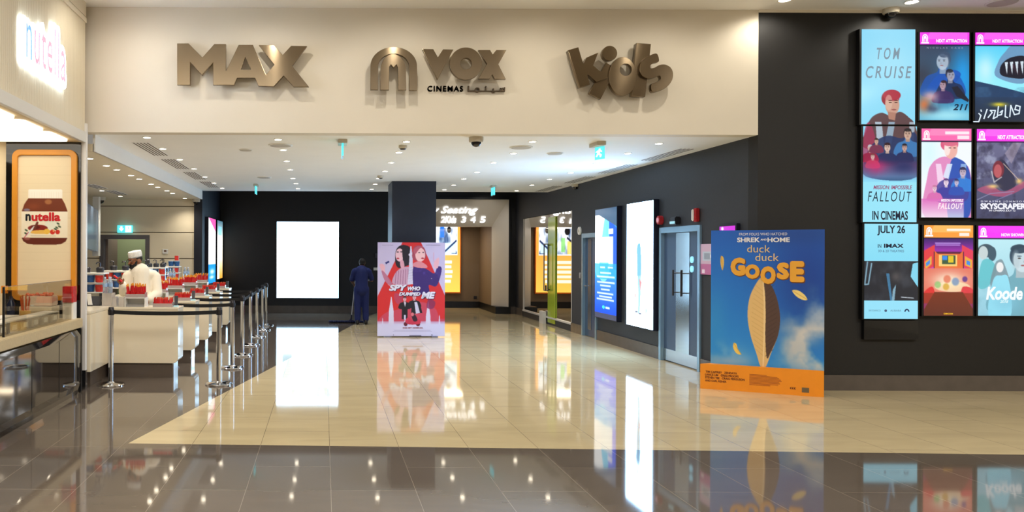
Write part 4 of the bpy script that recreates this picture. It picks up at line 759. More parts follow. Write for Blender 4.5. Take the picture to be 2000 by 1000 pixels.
# two men and scooter
c.person(335, 590, 46, SK, (60, 30, 40), (20, 18, 30)); c.rect(308, 655, 362, 780, (20, 18, 30)); c.poly([(328, 622), (348, 622), (338, 665)], (230, 220, 236)); c.rect(330, 740, 345, 785, (214, 206, 236)); c.person(425, 572, 50, SK, (24, 18, 28), (24, 20, 34)); c.poly([(398, 640), (480, 640), (500, 720), (396, 735)], (24, 20, 34)); c.poly([(425, 620), (450, 618), (478, 720), (440, 730)], (214, 206, 230))
c.ell(345, 826, 18, 20, (96, 20, 44)); c.ell(460, 826, 20, 20, (96, 20, 44)); c.poly([(340, 800), (370, 760), (400, 790), (430, 795), (470, 780), (485, 815), (440, 830), (370, 828)], (206, 50, 80), 1, True); c.poly([(400, 745), (430, 735), (455, 790), (420, 800)], (50, 24, 44), 1, True); c.ell(408, 735, 14, 18, (220, 120, 130))
c.line([(80, 940), (712, 940)], 3, (150, 140, 170)); c.bars(215, 880, 600, 900, 3, (180, 172, 204), .7); c.rect(380, 930, 490, 942, (110, 104, 130)); c.ell(590, 929, 6, 4, (60, 60, 90)); c.ell(232, 929, 5, 4, (120, 116, 150))
fr = Frame(box, (a0.x, a0.y, zt), (b0.x, b0.y, zt), (a0.x, a0.y, .02)); pf = picture('printed_front', fr, c, M_prt, t, .002)
LW = (228, 224, 240); DR = (150, 30, 50)
def sh(tx, x0, y0, x1, y1, b=.06, s_2=.25): return [(tx, x0, y0, x1, y1, LW, b, s_2)]
lettering('printed_title', fr, sh('SPY', 186, 455, 355, 515)+sh('WHO', 360, 472, 480, 512)+sh('DUMPED', 280, 527, 482, 560)+sh('ME', 488, 522, 622, 588)+[('MILA KUNIS', 122, 80, 225, 88, (130, 116, 150)), ('KATE McKINNON', 532, 78, 665, 87, (130, 116, 150)), ('KISS MY ARSENAL', 318, 858, 510, 869, DR, .03)], M_prt, pf, .008)
lettering('printed_title_shadow', fr, [(a, x0+5, y0+5, x1+7, y1+6, (96, 30, 70), .08, .25) for (a, x0, y0, x1, y1) in (('SPY', 186, 455, 355, 515), ('WHO', 360, 472, 480, 512), ('DUMPED', 280, 527, 482, 560), ('ME', 488, 522, 622, 588))], M_prt, pf, .006)
# ------------------------------------------------------------------ lightboxes
def side_box(name, label, ya, yb, z0, z1, cv, items, m, glow=None, inset=.015, w_=None, X=RX, sgn=-1, cat='lightbox', thick=.09, boxc=(0, 0, 100, 200)):
    """on a side wall: ya = far edge, yb = near edge; sgn -1 faces left, +1 faces right"""
    xf = X+sgn*thick; t = thing(name, label, cat, (X+sgn*thick/2, (ya+yb)/2, z0))
    MB().box(min(X, xf), max(X, xf), yb, ya, z0, z1).build('housing', mat('dark_navy_housing', (26, 28, 44), .35), t, bevel=.004)
    l, r = (ya, yb) if sgn < 0 else (yb, ya); d = inset if sgn < 0 else -inset; xf += sgn*.002
    fr = Frame(boxc, (xf, l-d, z1-inset), (xf, r+d, z1-inset), (xf, l-d, z0+inset)); pc = picture('picture', fr, cv, m, t, .001, glow)
    if items: lettering('lettering', fr, items, m, pc, .004)
    return t, fr
c = Cv((0, 0, 100, 200), 60, 200, (40, 110, 250)); c.vg(0, (40, 70, 110), 30, (60, 90, 130)); c.vg(90, (60, 170, 250), 190, (36, 84, 245), 1, (c.Y > 20).astype(float)); c.poly([(0, 10), (30, 10), (60, 22), (100, 35), (100, 20), (100, 200), (0, 200)], (40, 120, 250), 0)
c.poly([(0, 10), (25, 9), (50, 18), (50, 115), (0, 115)], (250, 254, 255), 1, True); c.poly([(48, 14), (70, 22), (66, 120), (20, 120)], (120, 220, 255), .95, True); c.poly([(66, 20), (100, 38), (100, 110), (70, 110)], (40, 100, 250), 1); c.vg(0, (50, 84, 116), 12, (70, 100, 130), 1, (c.Y < 11+np.maximum(c.X-20, 0)*.3).astype(float))  # grey curve along the top: a reflection painted into the picture
c.rect(20, 52, 78, 98, (255, 255, 255), .9); c.rect(64, 38, 84, 47, (255, 255, 255)); c.rect(64, 52, 84, 104, (240, 250, 255)); c.rect(0, 100, 100, 128, (40, 170, 246), .75); c.rect(0, 190, 100, 200, (70, 74, 96)); 
for y, x0, x1 in ((107, 26, 48), (107, 62, 84), (117, 26, 76), (124, 10, 92), (134, 12, 92), (140, 26, 74), (147, 30, 70), (154, 12, 86), (160, 22, 80), (165, 10, 88)): c.rect(x0, y-1.6, x1, y+1.6, (225, 240, 255), .9)
c.ell(42, 179, 6, 3, (70, 230, 230)); c.rect(52, 177.5, 70, 181, (210, 240, 255))
bya, byb = onX(1162, 500, RX-.09).y, onX(1205, 500, RX-.09).y
side_box('advert_screen', 'tall blue advert screen with white text lines, between the narrow door and the white lightbox', bya, byb, .46, 2.60, c, None, M_bright, cat='screen')
c = Cv((0, 0, 100, 200), 60, 200, (250, 253, 255)); c.ell(47, 56, 4, 6, (216, 216, 224), .9); c.poly([(42, 70), (54, 68), (58, 100), (55, 124), (44, 122), (42, 95)], (110, 176, 214), 1, True); c.poly([(44, 122), (56, 122), (54, 165), (50, 178), (46, 176), (47, 150)], (150, 196, 216), 1, True); c.poly([(50, 122), (60, 128), (54, 142)], (210, 120, 120), .8); c.ell(35, 150, 3, 4, (250, 150, 150), .8); c.ell(40, 176, 5, 2, (110, 120, 140)); c.ell(54, 178, 5, 2, (110, 120, 140)); c.ell(76, 172, 3, 5, (130, 230, 220), .7); c.rect(0, 0, 1.5, 200, (160, 220, 255))
wya, wyb = onX(1223.5, 500, RX-.09).y, onX(1276.5, 500, RX-.09).y
t, fr = side_box('lightbox_poster', 'brilliant white tall lightbox with one slim figure, left of the wide steel-striped door', wya, wyb, .455, 2.61, c, None, M_box, ((.42, .74, 1.15), 15))
# far white lightbox
x0, z1 = onY(541, 433, BY-.06).x, onY(541, 433, BY-.06).z; x1, z0 = onY(661, 582, BY-.06).x, onY(661, 582, BY-.06).z
t = thing('lightbox_poster', 'large glowing white lightbox in the middle of the black far wall', 'lightbox', ((x0+x1)/2, BY-.05, z0))
MB().box(x0-.02, x1+.02, BY-.055, BY, z0-.02, z1+.02).build('housing', M_black, t)
c = Cv((0, 0, 120, 149), 90, 112, (246, 254, 255)); c.poly(rounded(12, 12, 108, 100, 6), (205, 243, 255), .9); c.blob(60, 105, 60, 14, (240, 252, 255), .7)
for y, a, b in ((36, 42, 80), (45, 24, 98), (57, 40, 82), (63, 38, 84), (77, 32, 92), (84, 32, 94), (95, 30, 95)): c.rect(a, y-3, b, y+3, (252, 255, 255), .9)
for x, y, r in ((39, 17, 4), (62, 26, 6), (88, 23, 4), (20, 35, 4), (103, 38, 5), (18, 77, 2)): c.ell(x, y, r, r, (252, 255, 255), .9)
c.rect(8, 8, 30, 26, (252, 255, 255)); picture('picture', Frame((0, 0, 120, 149), (x0, BY-.06, z1), (x1, BY-.06, z1), (x0, BY-.06, z0)), c, M_far, t, 0, ((.48, .80, 1.1), 10))
# two screens on the side wall behind the bar
for (xa, xb, lb, kind) in ((407, 421, 'narrow white and blue screen on the dark left wall, nearer of two seen edge-on', 0), (424, 434.5, 'narrow amber and white screen on the dark left wall, farther of two seen edge-on', 1)):
    X = LX; yb_ = onX(xa, 500, X+.08).y; ya_ = onX(xb, 500, X+.08).y; c = Cv((0, 0, 100, 200), 40, 150, (250, 252, 255))
    if kind == 0:
        c.poly([(0, 0), (100, 0), (100, 40)], (240, 90, 170)); c.rect(0, 142, 100, 200, (30, 150, 245)); c.blob(50, 165, 30, 8, (240, 250, 255), .9); c.blob(45, 182, 30, 5, (240, 250, 255), .9)
    else: c.vg(0, (70, 110, 130), 60, (250, 250, 240)); c.rect(20, 20, 80, 50, (120, 220, 250), .6); c.vg(130, (250, 240, 220), 200, (240, 150, 30), .9, (c.X > 40)*(c.Y > 100)*1.0)
    side_box('advert_screen', lb, ya_, yb_, .92 if kind == 0 else .98, 2.60, c, None, M_bright, X=X, sgn=1, thick=.08, cat='screen')
# orange screen in the portal room
x1, z0 = onY(900, 573, 24.18).x, onY(900, 573, 24.18).z; x0 = ix0+.25; z1 = 2.75
t = thing('advert_screen', 'large orange advert screen inside the portal, partly hidden by the column', 'screen', ((x0+x1)/2, 24.24, z0))
MB().box(x0, x1, 24.19, 24.3, z0, z1).build('housing', mat('orange_housing', (226, 120, 30), .4), t)
box = (0, 0, 200, 130+0*1); c = Cv(box, 130, 130, (255, 180, 70)); c.vg(60, (255, 170, 70), 130, (255, 196, 80)); c.rect(12, 8, 188, 62, (244, 250, 255)); c.cloud((30, 60, 110), .9, 8, 4, 6, .5, ((c.Y > 12) & (c.Y < 60) & (c.X > 14) & (c.X < 186)).astype(float)); c.ell(150, 16, 9, 6, (16, 16, 20)); c.ell(60, 18, 12, 7, (16, 16, 20)); c.rect(110, 8, 128, 30, (20, 110, 240)); c.rect(70, 30, 88, 56, (120, 220, 90), .7); c.rect(30, 36, 60, 60, (250, 220, 90), .8); c.rect(130, 40, 180, 58, (210, 240, 250)); c.line([(120, 60), (182, 36)], 4, (20, 40, 90)); c.line([(20, 44), (60, 30)], 4, (20, 20, 50))
c.bars(30, 72, 170, 116, 5, (255, 250, 240), .85)
picture('picture', Frame(box, (x0+.02, 24.185, z1-.02), (x1-.03, 24.185, z1-.02), (x0+.02, 24.185, z0+.04)), c, M_bright, t)
# small magenta display and pink notice beside the wide door
c = Cv((0, 0, 100, 200), 30, 60, (224, 60, 230)); c.ell(20, 14, 8, 9, (255, 240, 255)); c.rect(50, 100, 90, 180, (250, 200, 250), .5)
side_box('door_display', 'small magenta display on the right wall, mostly hidden behind the blue standee', onX(1405, 450, RX-.04).y, onX(1440, 450, RX-.04).y, 1.55, onX(1440, 436, RX-.04).z, c, None, M_scr, thick=.05, inset=.03, cat='screen')
c = Cv((0, 0, 100, 200), 30, 60, (206, 176, 200)); c.rect(15, 50, 85, 110, (190, 200, 214)); c.rect(25, 60, 65, 100, (150, 160, 176)); c.rect(0, 130, 100, 200, (190, 110, 160)); c.rect(10, 165, 30, 190, (240, 220, 236)); c.rect(66, 70, 90, 90, (240, 240, 250))
side_box('wall_notice', 'pink and grey printed notice on the right wall just past the wide door', onX(1370.5, 500, RX).y, 10.72, 1.42, 1.86, c, None, M_prt, thick=.012, inset=.002, cat='notice')
# ------------------------------------------------------------------ the kiosk on the left
KX = -2.95; KE = 9.36
M_flute = mat('cream_fluted_panel', (226, 214, 190), .5); M_kc = mat('kiosk_ceiling_paint', (236, 214, 172), .6)
t = thing('kiosk_bulkhead', 'cream fluted bulkhead of the sweets kiosk, carrying the glowing sign at upper left', 'bulkhead', (-5, 7, 3.05))
MB().box(-8.9, KX-.05, 3.6, 9.52, 3.06, ZH).build('core', M_kc, t)
MB().box(KX-.05, KX, 3.6, 9.54, 3.06, 3.19).build('lower_band', mat('pale_band', (226, 222, 214), .35), t, bevel=.004)
q = MB(); y = 3.6; N = int((9.54-3.6)/.045); prof = []
for i in range(N*4+1):
    yy = 3.6+(9.54-3.6)*i/(N*4); prof.append((KX-.03+.014*abs(math.sin(math.pi*i/4)), yy))
vs = [(a, b, 3.19) for a, b in prof]+[(a, b, 4.55) for a, b in prof]; n = len(prof); q.add(vs, [(i, i+1, n+i+1, n+i) for i in range(n-1)]); q.build('fluted_panel', M_flute, t)
MB().box(KX-.05, KX-.005, 3.6, 9.54, 4.55, 4.61).box(KX-.05, KX-.012, 3.6, 9.54, 4.625, ZH).build('top_trim', M_cream, t)
M_pan = mat('kiosk_light_panel', (255, 248, 232), .4, emit=2.7, ecol=(255, 246, 228))
for i, (a, b) in enumerate(((8.62, 9.28), (7.85, 8.48), (7.05, 7.7), (6.25, 6.9))):
    cs = curve_mesh([rounded(-4.7, a, -3.08, b, .08)], .012); v = [(p.co[0], p.co[1], 3.048+p.co[2]) for p in cs.vertices]; f = [tuple(p.vertices) for p in cs.polygons]; bpy.data.meshes.remove(cs)
    single('light_panel', MB().add(v, f), M_pan, f'rounded glowing ceiling panel in the kiosk, {["farthest from the viewer", "second from the jar picture", "third from the jar picture", "nearest the viewer"][i]}', 'light panel', 'kiosk light panels')
struct('wall_kiosk', MB().box(-9, -3.0, 9.5, 9.54, 0, 3.06), mat('cream_kiosk_wall', (244, 224, 186), .5))
# glowing sign
SX = KX+.032
t = thing('lit_sign', 'glowing white-edged wordmark sign on the fluted bulkhead at the upper left', 'sign', (SX, 7.9, 3.5))
def glyphs(tv, tf):
    par = {}
    def fd_(i):
        while par.setdefault(i, i) != i: i = par[i]
        return i
    for f in tf:
        for i in f[1:]: par[fd_(i)] = fd_(f[0])
    out = {}
    for f in tf: out.setdefault(fd_(f[0]), []).append(f)
    return sorted(out.values(), key=lambda fs: min(tv[i][0] for f in fs for i in f))
def slab(pts, faces, x0, x1):
    ids = sorted(set(i for f in faces for i in f)); mp = {k: i for i, k in enumerate(ids)}; n = len(ids); fs = [tuple(mp[i] for i in f) for f in faces]; ed = {}
    for f in fs:
        for i in range(len(f)): e = (f[i], f[(i+1) % len(f)]); ed.setdefault(tuple(sorted(e)), []).append(e)
    sd_ = [(e[0][0], e[0][1], e[0][1]+n, e[0][0]+n) for e in ed.values() if len(e) == 1]
    return MB().add([(x0, *pts[i]) for i in ids]+[(x1, *pts[i]) for i in ids], fs+[tuple(i+n for i in f[::-1]) for f in fs]+sd_)
ya, yb, z0, z1 = 7.42, 8.70, 3.53, 4.18
tv, tf = text_data('nutella', .075, 0, 1.0); yz = [(ya+(yb-ya)*p[0], z0+(z1-z0)*p[1]) for p in tv]
slab(yz, tf, KX, SX).build('lit_outline', mat('sign_white_light', (255, 255, 255), .3, emit=4.5, ecol=(220, 238, 255)), t)
tv, tf = text_data('nutella', .0, 0, 1.1); yz = [(ya+.07+(yb-ya-.14)*p[0], z0+.07+(z1-z0-.14)*p[1]) for p in tv]
for i, g_ in enumerate(glyphs(tv, tf)):
    o = slab(yz, g_, SX+.001, SX+.01).build('letter', mat('sign_blue_light', (110, 160, 220), .3, emit=1.1) if i == 0 else mat('sign_red_light', (255, 130, 150), .3, emit=1.6), t)
    if i == 0: o['label'] = 'blue first letter'
# jar picture
PYk = 9.47
def kw(x, y, D=PYk): P = onY(x, y, D); return P.x, P.z
t = thing('wall_picture', 'tall picture of a chocolate spread jar in an orange rounded frame on black board', 'picture', (-3.5, PYk, .92))
a, z1 = kw(12, 280); b, _ = kw(158, 280); MB().box(a, b, PYk+.0, 9.5, .0, 3.055).build('black_board', M_blackg, t)
oo = (26.8, 293.6, 149.6, 586); ii = (35.2, 302.5, 141, 578)
def rr(bx, r, D): x0, zt_ = kw(bx[0], bx[1], D); x1, zb_ = kw(bx[2], bx[3], D); return rounded(x0, zb_, x1, zt_, r)
me = curve_mesh([rr(oo, .09, PYk), rr(ii, .05, PYk)[::-1]], .02, .006); v = [(p.co[0], PYk-.02-p.co[2], p.co[1]) for p in me.vertices]; f = [tuple(p.vertices) for p in me.polygons]; bpy.data.meshes.remove(me); MB().add(v, f).build('orange_frame', mat('orange_gloss', (224, 150, 48), .25, noise=.05, nscale=2), t)
x0, zt_ = kw(35, 302); x1, zb_ = kw(141.3, 578.5)
box = (159, 100, 642, 1356); c = Cv(box, 107, 276, (238, 220, 184))
for k, y in enumerate(range(130, 1356, 76)):
    c.line([(159, y), (642, y)], 3, (224, 204, 166), .7); c.line([(230+(k % 3)*130, y), (230+(k % 3)*130, y+76)], 3, (240, 220, 184), .6)
c.poly(rounded(256, 410, 552, 492, 12), (255, 250, 238)); 
for k in range(14): c.line([(268+k*21, 430), (268+k*21, 486)], 2.5, (232, 222, 200), .8)
c.poly([(256, 490), (548, 490), (576, 540), (598, 606), (200, 606), (222, 540)], (118, 54, 30)); c.ell(430, 520, 30, 22, (190, 130, 80), .7, .5); c.blob(300, 560, 60, 30, (150, 76, 44), .6); c.ell(244, 592, 28, 12, (140, 150, 190), .7, .4); c.poly([(198, 606), (600, 606), (600, 838), (198, 838)], (248, 238, 214)); c.vg(606, (250, 242, 222), 838, (240, 226, 196), .5, ((c.Y > 606) & (c.Y < 838) & (c.X > 198) & (c.X < 600)).astype(float))
c.poly([(200, 838), (598, 838), (582, 870), (545, 892), (500, 898), (300, 898), (250, 892), (214, 868)], (104, 44, 30)); c.ell(248, 846, 26, 12, (190, 120, 120), .6, .5)
c.ell(455, 722, 54, 44, (236, 238, 220)); c.ell(340, 752, 86, 30, (140, 40, 34)); c.ell(320, 745, 40, 18, (96, 26, 24)); c.poly([(300, 775), (440, 770), (430, 800), (290, 800)], (240, 190, 90), 1, True); c.line([(235, 822), (310, 740)], 16, (230, 232, 236)); c.line([(310, 760), (336, 705)], 20, (110, 50, 40)); c.ell(418, 782, 26, 24, (244, 196, 80)); c.ell(468, 786, 22, 22, (206, 50, 40)); c.ell(512, 786, 20, 20, (206, 50, 40)); c.ell(476, 776, 8, 6, (250, 200, 120)); 
for (x, y) in ((516, 712), (528, 738), (505, 748), (492, 760), (240, 772), (236, 800)): c.ell(x, y, 15, 8, (60, 84, 60), .9, .1, 30)
c.line([(280, 821), (495, 821)], 3, (170, 160, 140)); c.line([(222, 838), (258, 790)], 8, (200, 90, 100))
fr = Frame(box, (x0, PYk-.012, zt_), (x1, PYk-.012, zt_), (x0, PYk-.012, zb_)); pj = picture('printed_jar', fr, c, artmat('printed_jar_picture', 0, .3), t)
lettering('printed_wordmark', fr, [('n', 232, 628, 278, 688, (30, 34, 44), .04), ('utella', 284, 612, 538, 690, (206, 34, 44), .04)], artmat('printed_jar_picture', 0, .3), pj, .003)
# counter
t = thing('kiosk_counter', 'long kiosk counter with glossy black front and thick stone-coloured top at left', 'counter', (-3.4, 7, 0))
MB().box(-3.9, KX+.02, 4.0, KE, .79, .90).build('counter_top', mat('stone_beige_top', (206, 186, 146), .3, noise=.06, nscale=40), t, bevel=.008)
prof = [(KX+.0, .0), (KX+.0, .05), (KX+.012, .12), (KX+.012, .70), (KX-.01, .765), (KX-.06, .785), (-3.85, .785), (-3.85, 0)]
MB().prism(prof, 'y', 4.0, KE-.06).build('glossy_front', mat('black_mirror_laminate', (20, 17, 16), .05, coat=1, ior=1.9), t)
q = MB()
for y in (8.55, 7.75, 6.95, 6.15): q.box(KX+.0125, KX+.0145, y-.003, y+.003, .08, .7)
q.build('panel_seams', M_black, t)
MB().box(-3.88, KX+.016, KE-.06, KE, 0, .785).build('end_panel', M_black, t, bevel=.01)
# glass screen on the counter
t = thing('glass_screen', 'upright clear glass screen standing along the kiosk counter top', 'glass screen', (-3.0, 7.9, .9))
ga, gb = onX(8, 600, -3.0).y, onX(139.5, 600, -3.0).y
MB().box(-3.006, -2.998, ga, gb, .9, 1.37).build('glass_pane', M_screen_glass, t); MB().box(-3.012, -2.992, ga-.012, ga, .9, 1.37).build('edge_profile', M_black, t)
MB().box(-3.008, -2.996, ga, gb, 1.37, 1.374).build('top_edge', M_steel, t)
# lidded tubs behind the glass
M_food = mat('brown_crumb', (150, 128, 104), .9, noise=.3, nscale=50)
tub = thing('food_tub', 'x', 'tub', (0, 0, 0), 0, 'lidded tubs on the kiosk counter')
q = MB(); q.hexa([(-.07, -.11, 0), (.07, -.11, 0), (.07, .11, 0), (-.07, .11, 0)], [(-.08, -.125, .11), (.08, -.125, .11), (.08, .125, .11), (-.08, .125, .11)]); q.build('tub_body', mat('smoky_clear_tub', (176, 166, 150), .15), tub, bevel=.01)
MB().box(-.086, .086, -.132, .132, .108, .124).build('lid', M_whitep, tub, bevel=.006)
MB().box(.072, .083, -.05, .05, .03, .08).build('paper_label', mat('paper', (226, 224, 214), .7), tub)
pts = [(-3.14, 7.35), (-3.14, 7.62), (-3.14, 7.9), (-3.14, 8.18), (-3.14, 8.47), (-3.14, 8.76), (-3.36, 7.55), (-3.36, 7.85), (-3.36, 8.15)]
labs = ['nearest the glass edge in the front row', 'second in the front row', 'third in the front row', 'fourth in the front row', 'fifth in the front row', 'farthest in the front row', 'nearest in the rear row', 'middle of the rear row', 'farthest in the rear row']
for i, ((x, y), l) in enumerate(zip(pts, labs)):
    lb = 'white-lidded food tub behind the kiosk glass, '+l
    if i == 0: tub.location = (x, y, .9); tub['label'] = lb
    else: dup(tub, (x, y, .9), label=lb)
# display basket with wrapped sweets, cup of sticks, boxes
t = thing('display_tray', 'clear tray of orange and pink wrapped sweets on a riser behind the kiosk glass', 'tray', (-3.36, 9.0, .9))
MB().box(-3.52, -3.14, 8.88, 9.14, .9, 1.07).build('riser', mat('kiosk_riser', (206, 192, 164), .4), t, bevel=.004); MB().box(-3.50, -3.15, 8.9, 9.12, 1.072, 1.19).build('tray_body', mat('frosted_tray', (236, 214, 190), .3), t, bevel=.01)
q = MB(); rs = random.Random(4)
for i in range(26): q.ball((-3.47+rs.random()*.29, 8.93+rs.random()*.16, 1.19+rs.random()*.025), .022, .03, .018, 8, 5)
o = q.build('sweets', mat('pink_orange_wrap', (238, 130, 90), .4, noise=.3, nscale=30), t, True); o['kind'] = 'stuff'
t = thing('stick_cup', 'cup of upright orange biscuit sticks on the kiosk counter behind glass', 'cup', (-3.2, 8.72, .9)); t.location = (-3.28, 8.45, .9); WL[t] = Vector((-3.28, 8.45, .9))
MB().lathe([(.045, 0), (.06, .16)], (-3.28, 8.45, .9)).build('cup_body', mat('amber_cup', (236, 190, 110), .3), t, True)
q = MB()
for i in range(7): a_ = i*.9; q.cyl((-3.28+.02*math.cos(a_), 8.45+.02*math.sin(a_), .95), (-3.28+.05*math.cos(a_), 8.45+.05*math.sin(a_), 1.19+.02*(i % 3)), .008, n=6)
q.build('biscuit_sticks', mat('biscuit_orange', (206, 96, 40), .6), t)
t = thing('sweet_box', 'red printed box on a white stand at the far end of the kiosk counter', 'box', (-3.1, 9.2, .9))
MB().box(-3.13, -3.0, 9.22, 9.34, .9, 1.10).build('stand', M_whitep, t); MB().box(-3.125, -3.0, 9.2, 9.34, 1.1, 1.29).build('carton', mat('red_carton', (196, 40, 44), .4, noise=.3, nscale=30), t)
t = thing('pump_bottle', 'dark blue pump bottle behind the near end of the kiosk glass', 'bottle', (-3.62, 8.9, .9))
MB().lathe([(.045, 0), (.048, .2), (.02, .25), (.02, .29)], (-3.62, 8.9, .9)).build('bottle_body', mat('navy_bottle', (28, 40, 74), .15), t, True); MB().cyl((-3.62, 8.9, 1.19), (-3.62, 8.9, 1.25), .008).box(-3.66, -3.61, 8.89, 8.91, 1.245, 1.26).build('pump', M_black, t)
t = thing('orange_card', 'small orange price card clipped high at the near end of the kiosk glass', 'card', (-3.87, 9.3, .9))
MB().cyl((-3.86, 9.3, .9), (-3.86, 9.3, 1.2), .006).build('card_post', M_black, t); MB().box(-3.90, -3.82, 9.295, 9.305, 1.2, 1.29).build('card_face', mat('orange_card', (226, 132, 36)), t)
M_kc2 = mat('kiosk_back_cabinet', (60, 52, 46), .4)
t = thing('back_cabinet', 'low dark cabinet with pale top standing under the jar picture in the kiosk', 'cabinet', (-4.5, 9.3, 0)); MB().box(-5.8, -3.93, 9.15, 9.46, 0, .88).build('cabinet_body', M_kc2, t); MB().box(-5.82, -3.92, 9.13, 9.46, .88, .92).build('cabinet_top', mat('stone_beige_top'), t)
# ------------------------------------------------------------------ queue posts
qp = thing('queue_post', 'x', 'queue post', (0, 0, 0), 0, 'queue posts')
MB().lathe([(.175, 0), (.175, .012), (.165, .022), (.05, .034), (.04, .05)], n=36).build('base', M_chrome, qp, True)
MB().cyl((0, 0, .04), (0, 0, .9), .032, n=24).build('post', M_chrome, qp, True)
MB().lathe([(.034, .9), (.034, .99), (.028, 1.0)], n=24).box(-.04, .04, -.012, .012, .905, .965).box(-.012, .012, -.04, .04, .905, .965).build('belt_head', mat('dark_belt_head', (52, 50, 52), .3, .6), qp, True)
posts = []; pp = [(-2.72, 9.85, 'front left of the two nearest posts, before the kiosk pillar'), (-1.345, 9.92, 'front right of the two nearest posts')]
pp += [(-1.34, 9.92+1.4*k+(.02 if k else 0), s_2) for k, s_2 in ((1, 'second in the right hand line of posts'), (2, 'third in the right hand line of posts'), (3, 'fourth in the right hand line of posts'), (4, 'fifth in the right hand line of posts'), (5, 'sixth in the right hand line of posts'), (5.75, 'last of the right hand line, nearest the black far wall'))]
pp += [(-2.3, 9.92+1.4*k+.02, f'behind the {w2} sweet tray, mostly hidden') for k, w2 in ((1, 'first counter\'s'), (2, 'second counter\'s'), (3, 'third counter\'s'), (4, 'fourth counter\'s'))]
PO = {}
for i, (x, y, l) in enumerate(pp):
    lb = 'polished steel queue post, '+l
    if i == 0: qp.location = (x, y, 0); qp['label'] = lb; o = qp
    else: o = dup(qp, (x, y, 0), label=lb)
    posts.append(o); WL[o] = Vector((x, y, 0))
M_belt = mat('black_belt', (14, 14, 15), .7)
def belt(i, a, b):
    (x0, y0), (x1, y1) = a, b; d = Vector((x1-x0, y1-y0)); d.normalize(); n_ = Vector((-d.y, d.x))*.002; q = MB(); K = 12; P = []
    for k in range(K+1):
        f = k/K; P.append((x0+d.x*.035+(x1-x0-d.x*.07)*f, y0+d.y*.035+(y1-y0-d.y*.07)*f, .935-.016*math.sin(math.pi*f)))
    for p, r in zip(P, P[1:]):
        q.hexa([(p[0]-n_.x, p[1]-n_.y, p[2]-.025), (r[0]-n_.x, r[1]-n_.y, r[2]-.025), (r[0]+n_.x, r[1]+n_.y, r[2]-.025), (p[0]+n_.x, p[1]+n_.y, p[2]-.025)], [(p[0]-n_.x, p[1]-n_.y, p[2]+.025), (r[0]-n_.x, r[1]-n_.y, r[2]+.025), (r[0]+n_.x, r[1]+n_.y, r[2]+.025), (p[0]+n_.x, p[1]+n_.y, p[2]+.025)])
    q.build('belt', M_belt, posts[i])
XY = [(x, y) for x, y, _ in pp]
belt(0, XY[0], XY[1])
for k in range(4): belt(2+k, XY[2+k], XY[8+k])
for k in (3, 4, 5, 6): belt(k, XY[k], XY[k+1])
# ------------------------------------------------------------------ checkout counters and what stands on them
M_lam = mat('glossy_cream_laminate', (238, 224, 196), .18, coat=.4); M_pl = mat('brown_grey_plinth', (96, 84, 74), .2)
cu = thing('checkout_counter', 'x', 'counter', (0, 0, 0), 0, 'checkout counters in a row')
r_ = .07; fp = [(-2.91, .2)]+[(-1.97-r_+r_*math.sin(math.radians(a)), .2+r_-r_*math.cos(math.radians(a))) for a in range(0, 91, 15)]+[(-1.97, .925), (-2.91, .925)]
MB().prism(fp, 'y', 0, .38).build('body', M_lam, cu, bevel=.004); MB().box(-2.91, -1.965, -.01, .39, .925, .96).build('worktop', mat('warm_white_top', (232, 220, 196), .2), cu, bevel=.005)
MB().box(-2.91, -2.05, .04, .34, 0, .2).build('plinth', M_pl, cu); MB().box(-2.05, -2.035, .04, .34, 0, .2).build('plinth_end_strip', M_chrome, cu)
tr = thing('candy_tray', 'x', 'tray', (0, 0, 0), 0, 'trays of red candy packets')
M_tray = mat('clear_acrylic', (226, 220, 216), .08, trans=.6)
MB().box(-.13, .13, -.07, .07, 0, .006).box(-.13, .13, -.073, -.07, 0, .05).box(-.13, .13, .07, .073, 0, .05).box(-.133, -.13, -.073, .073, 0, .07).box(.13, .133, -.073, .073, 0, .07).build('tray_body', M_tray, tr)
pk = thing('candy_packet', 'x', 'candy', (0, 0, 0), 0, 'packets')
MB().hexa([(-.0145, -.008, 0), (.0145, -.008, 0), (.0145, .008, 0), (-.0145, .008, 0)], [(-.012, -.003, .095), (.012, -.003, .095), (.012, .003, .095), (-.012, .003, .095)]).build('wrapper', mat('red_foil', (200, 30, 34), .3, noise=.25, nscale=60), pk)
MB().hexa([(-.012, -.003, .095), (.012, -.003, .095), (.012, .003, .095), (-.012, .003, .095)], [(-.006, -.002, .118), (.008, -.002, .122), (.008, .002, .122), (-.006, .002, .118)]).build('wrapper_tip', mat('amber_foil', (236, 160, 50), .4), pk)
pk2 = dup(pk)
for ch in pk2.children: ch.scale = (1.0, 1.0, 1.38)
for ch in pk.children:
    if ch.name.startswith('wrapper_tip'): ch.data = ch.data.copy(); ch.data.materials[0] = mat('dull_red_foil', (206, 78, 44), .4)
rd = thing('card_reader', 'x', 'card reader', (0, 0, 0), 0, 'card readers')
MB().box(-.03, .03, -.03, .03, 0, .02).build('base', mat('pale_cyan_base', (190, 236, 244), .3), rd, bevel=.003); MB().hexa([(-.02, -.015, .02), (.02, -.015, .02), (.02, .0, .02), (-.02, .0, .02)], [(-.026, .005, .15), (.026, .005, .15), (.026, .02, .15), (-.026, .02, .15)]).build('handset', mat('dark_grey_plastic', (62, 62, 66), .4), rd)
rz = thing('display_riser', 'x', 'display stand', (0, 0, 0), 0, 'white display risers')
MB().box(-.14, .14, -.09, .09, .115, .125).box(-.14, -.13, -.09, .09, 0, .115).box(.13, .14, -.09, .09, 0, .115).box(-.13, .13, .08, .09, 0, .115).build('stand_body', M_whitep, rz); MB().box(-.128, .128, -.05, .05, 0, .03).build('lower_tray', mat('grey_tray', (150, 148, 146), .4), rz)
rs = random.Random(11); usedp = set()
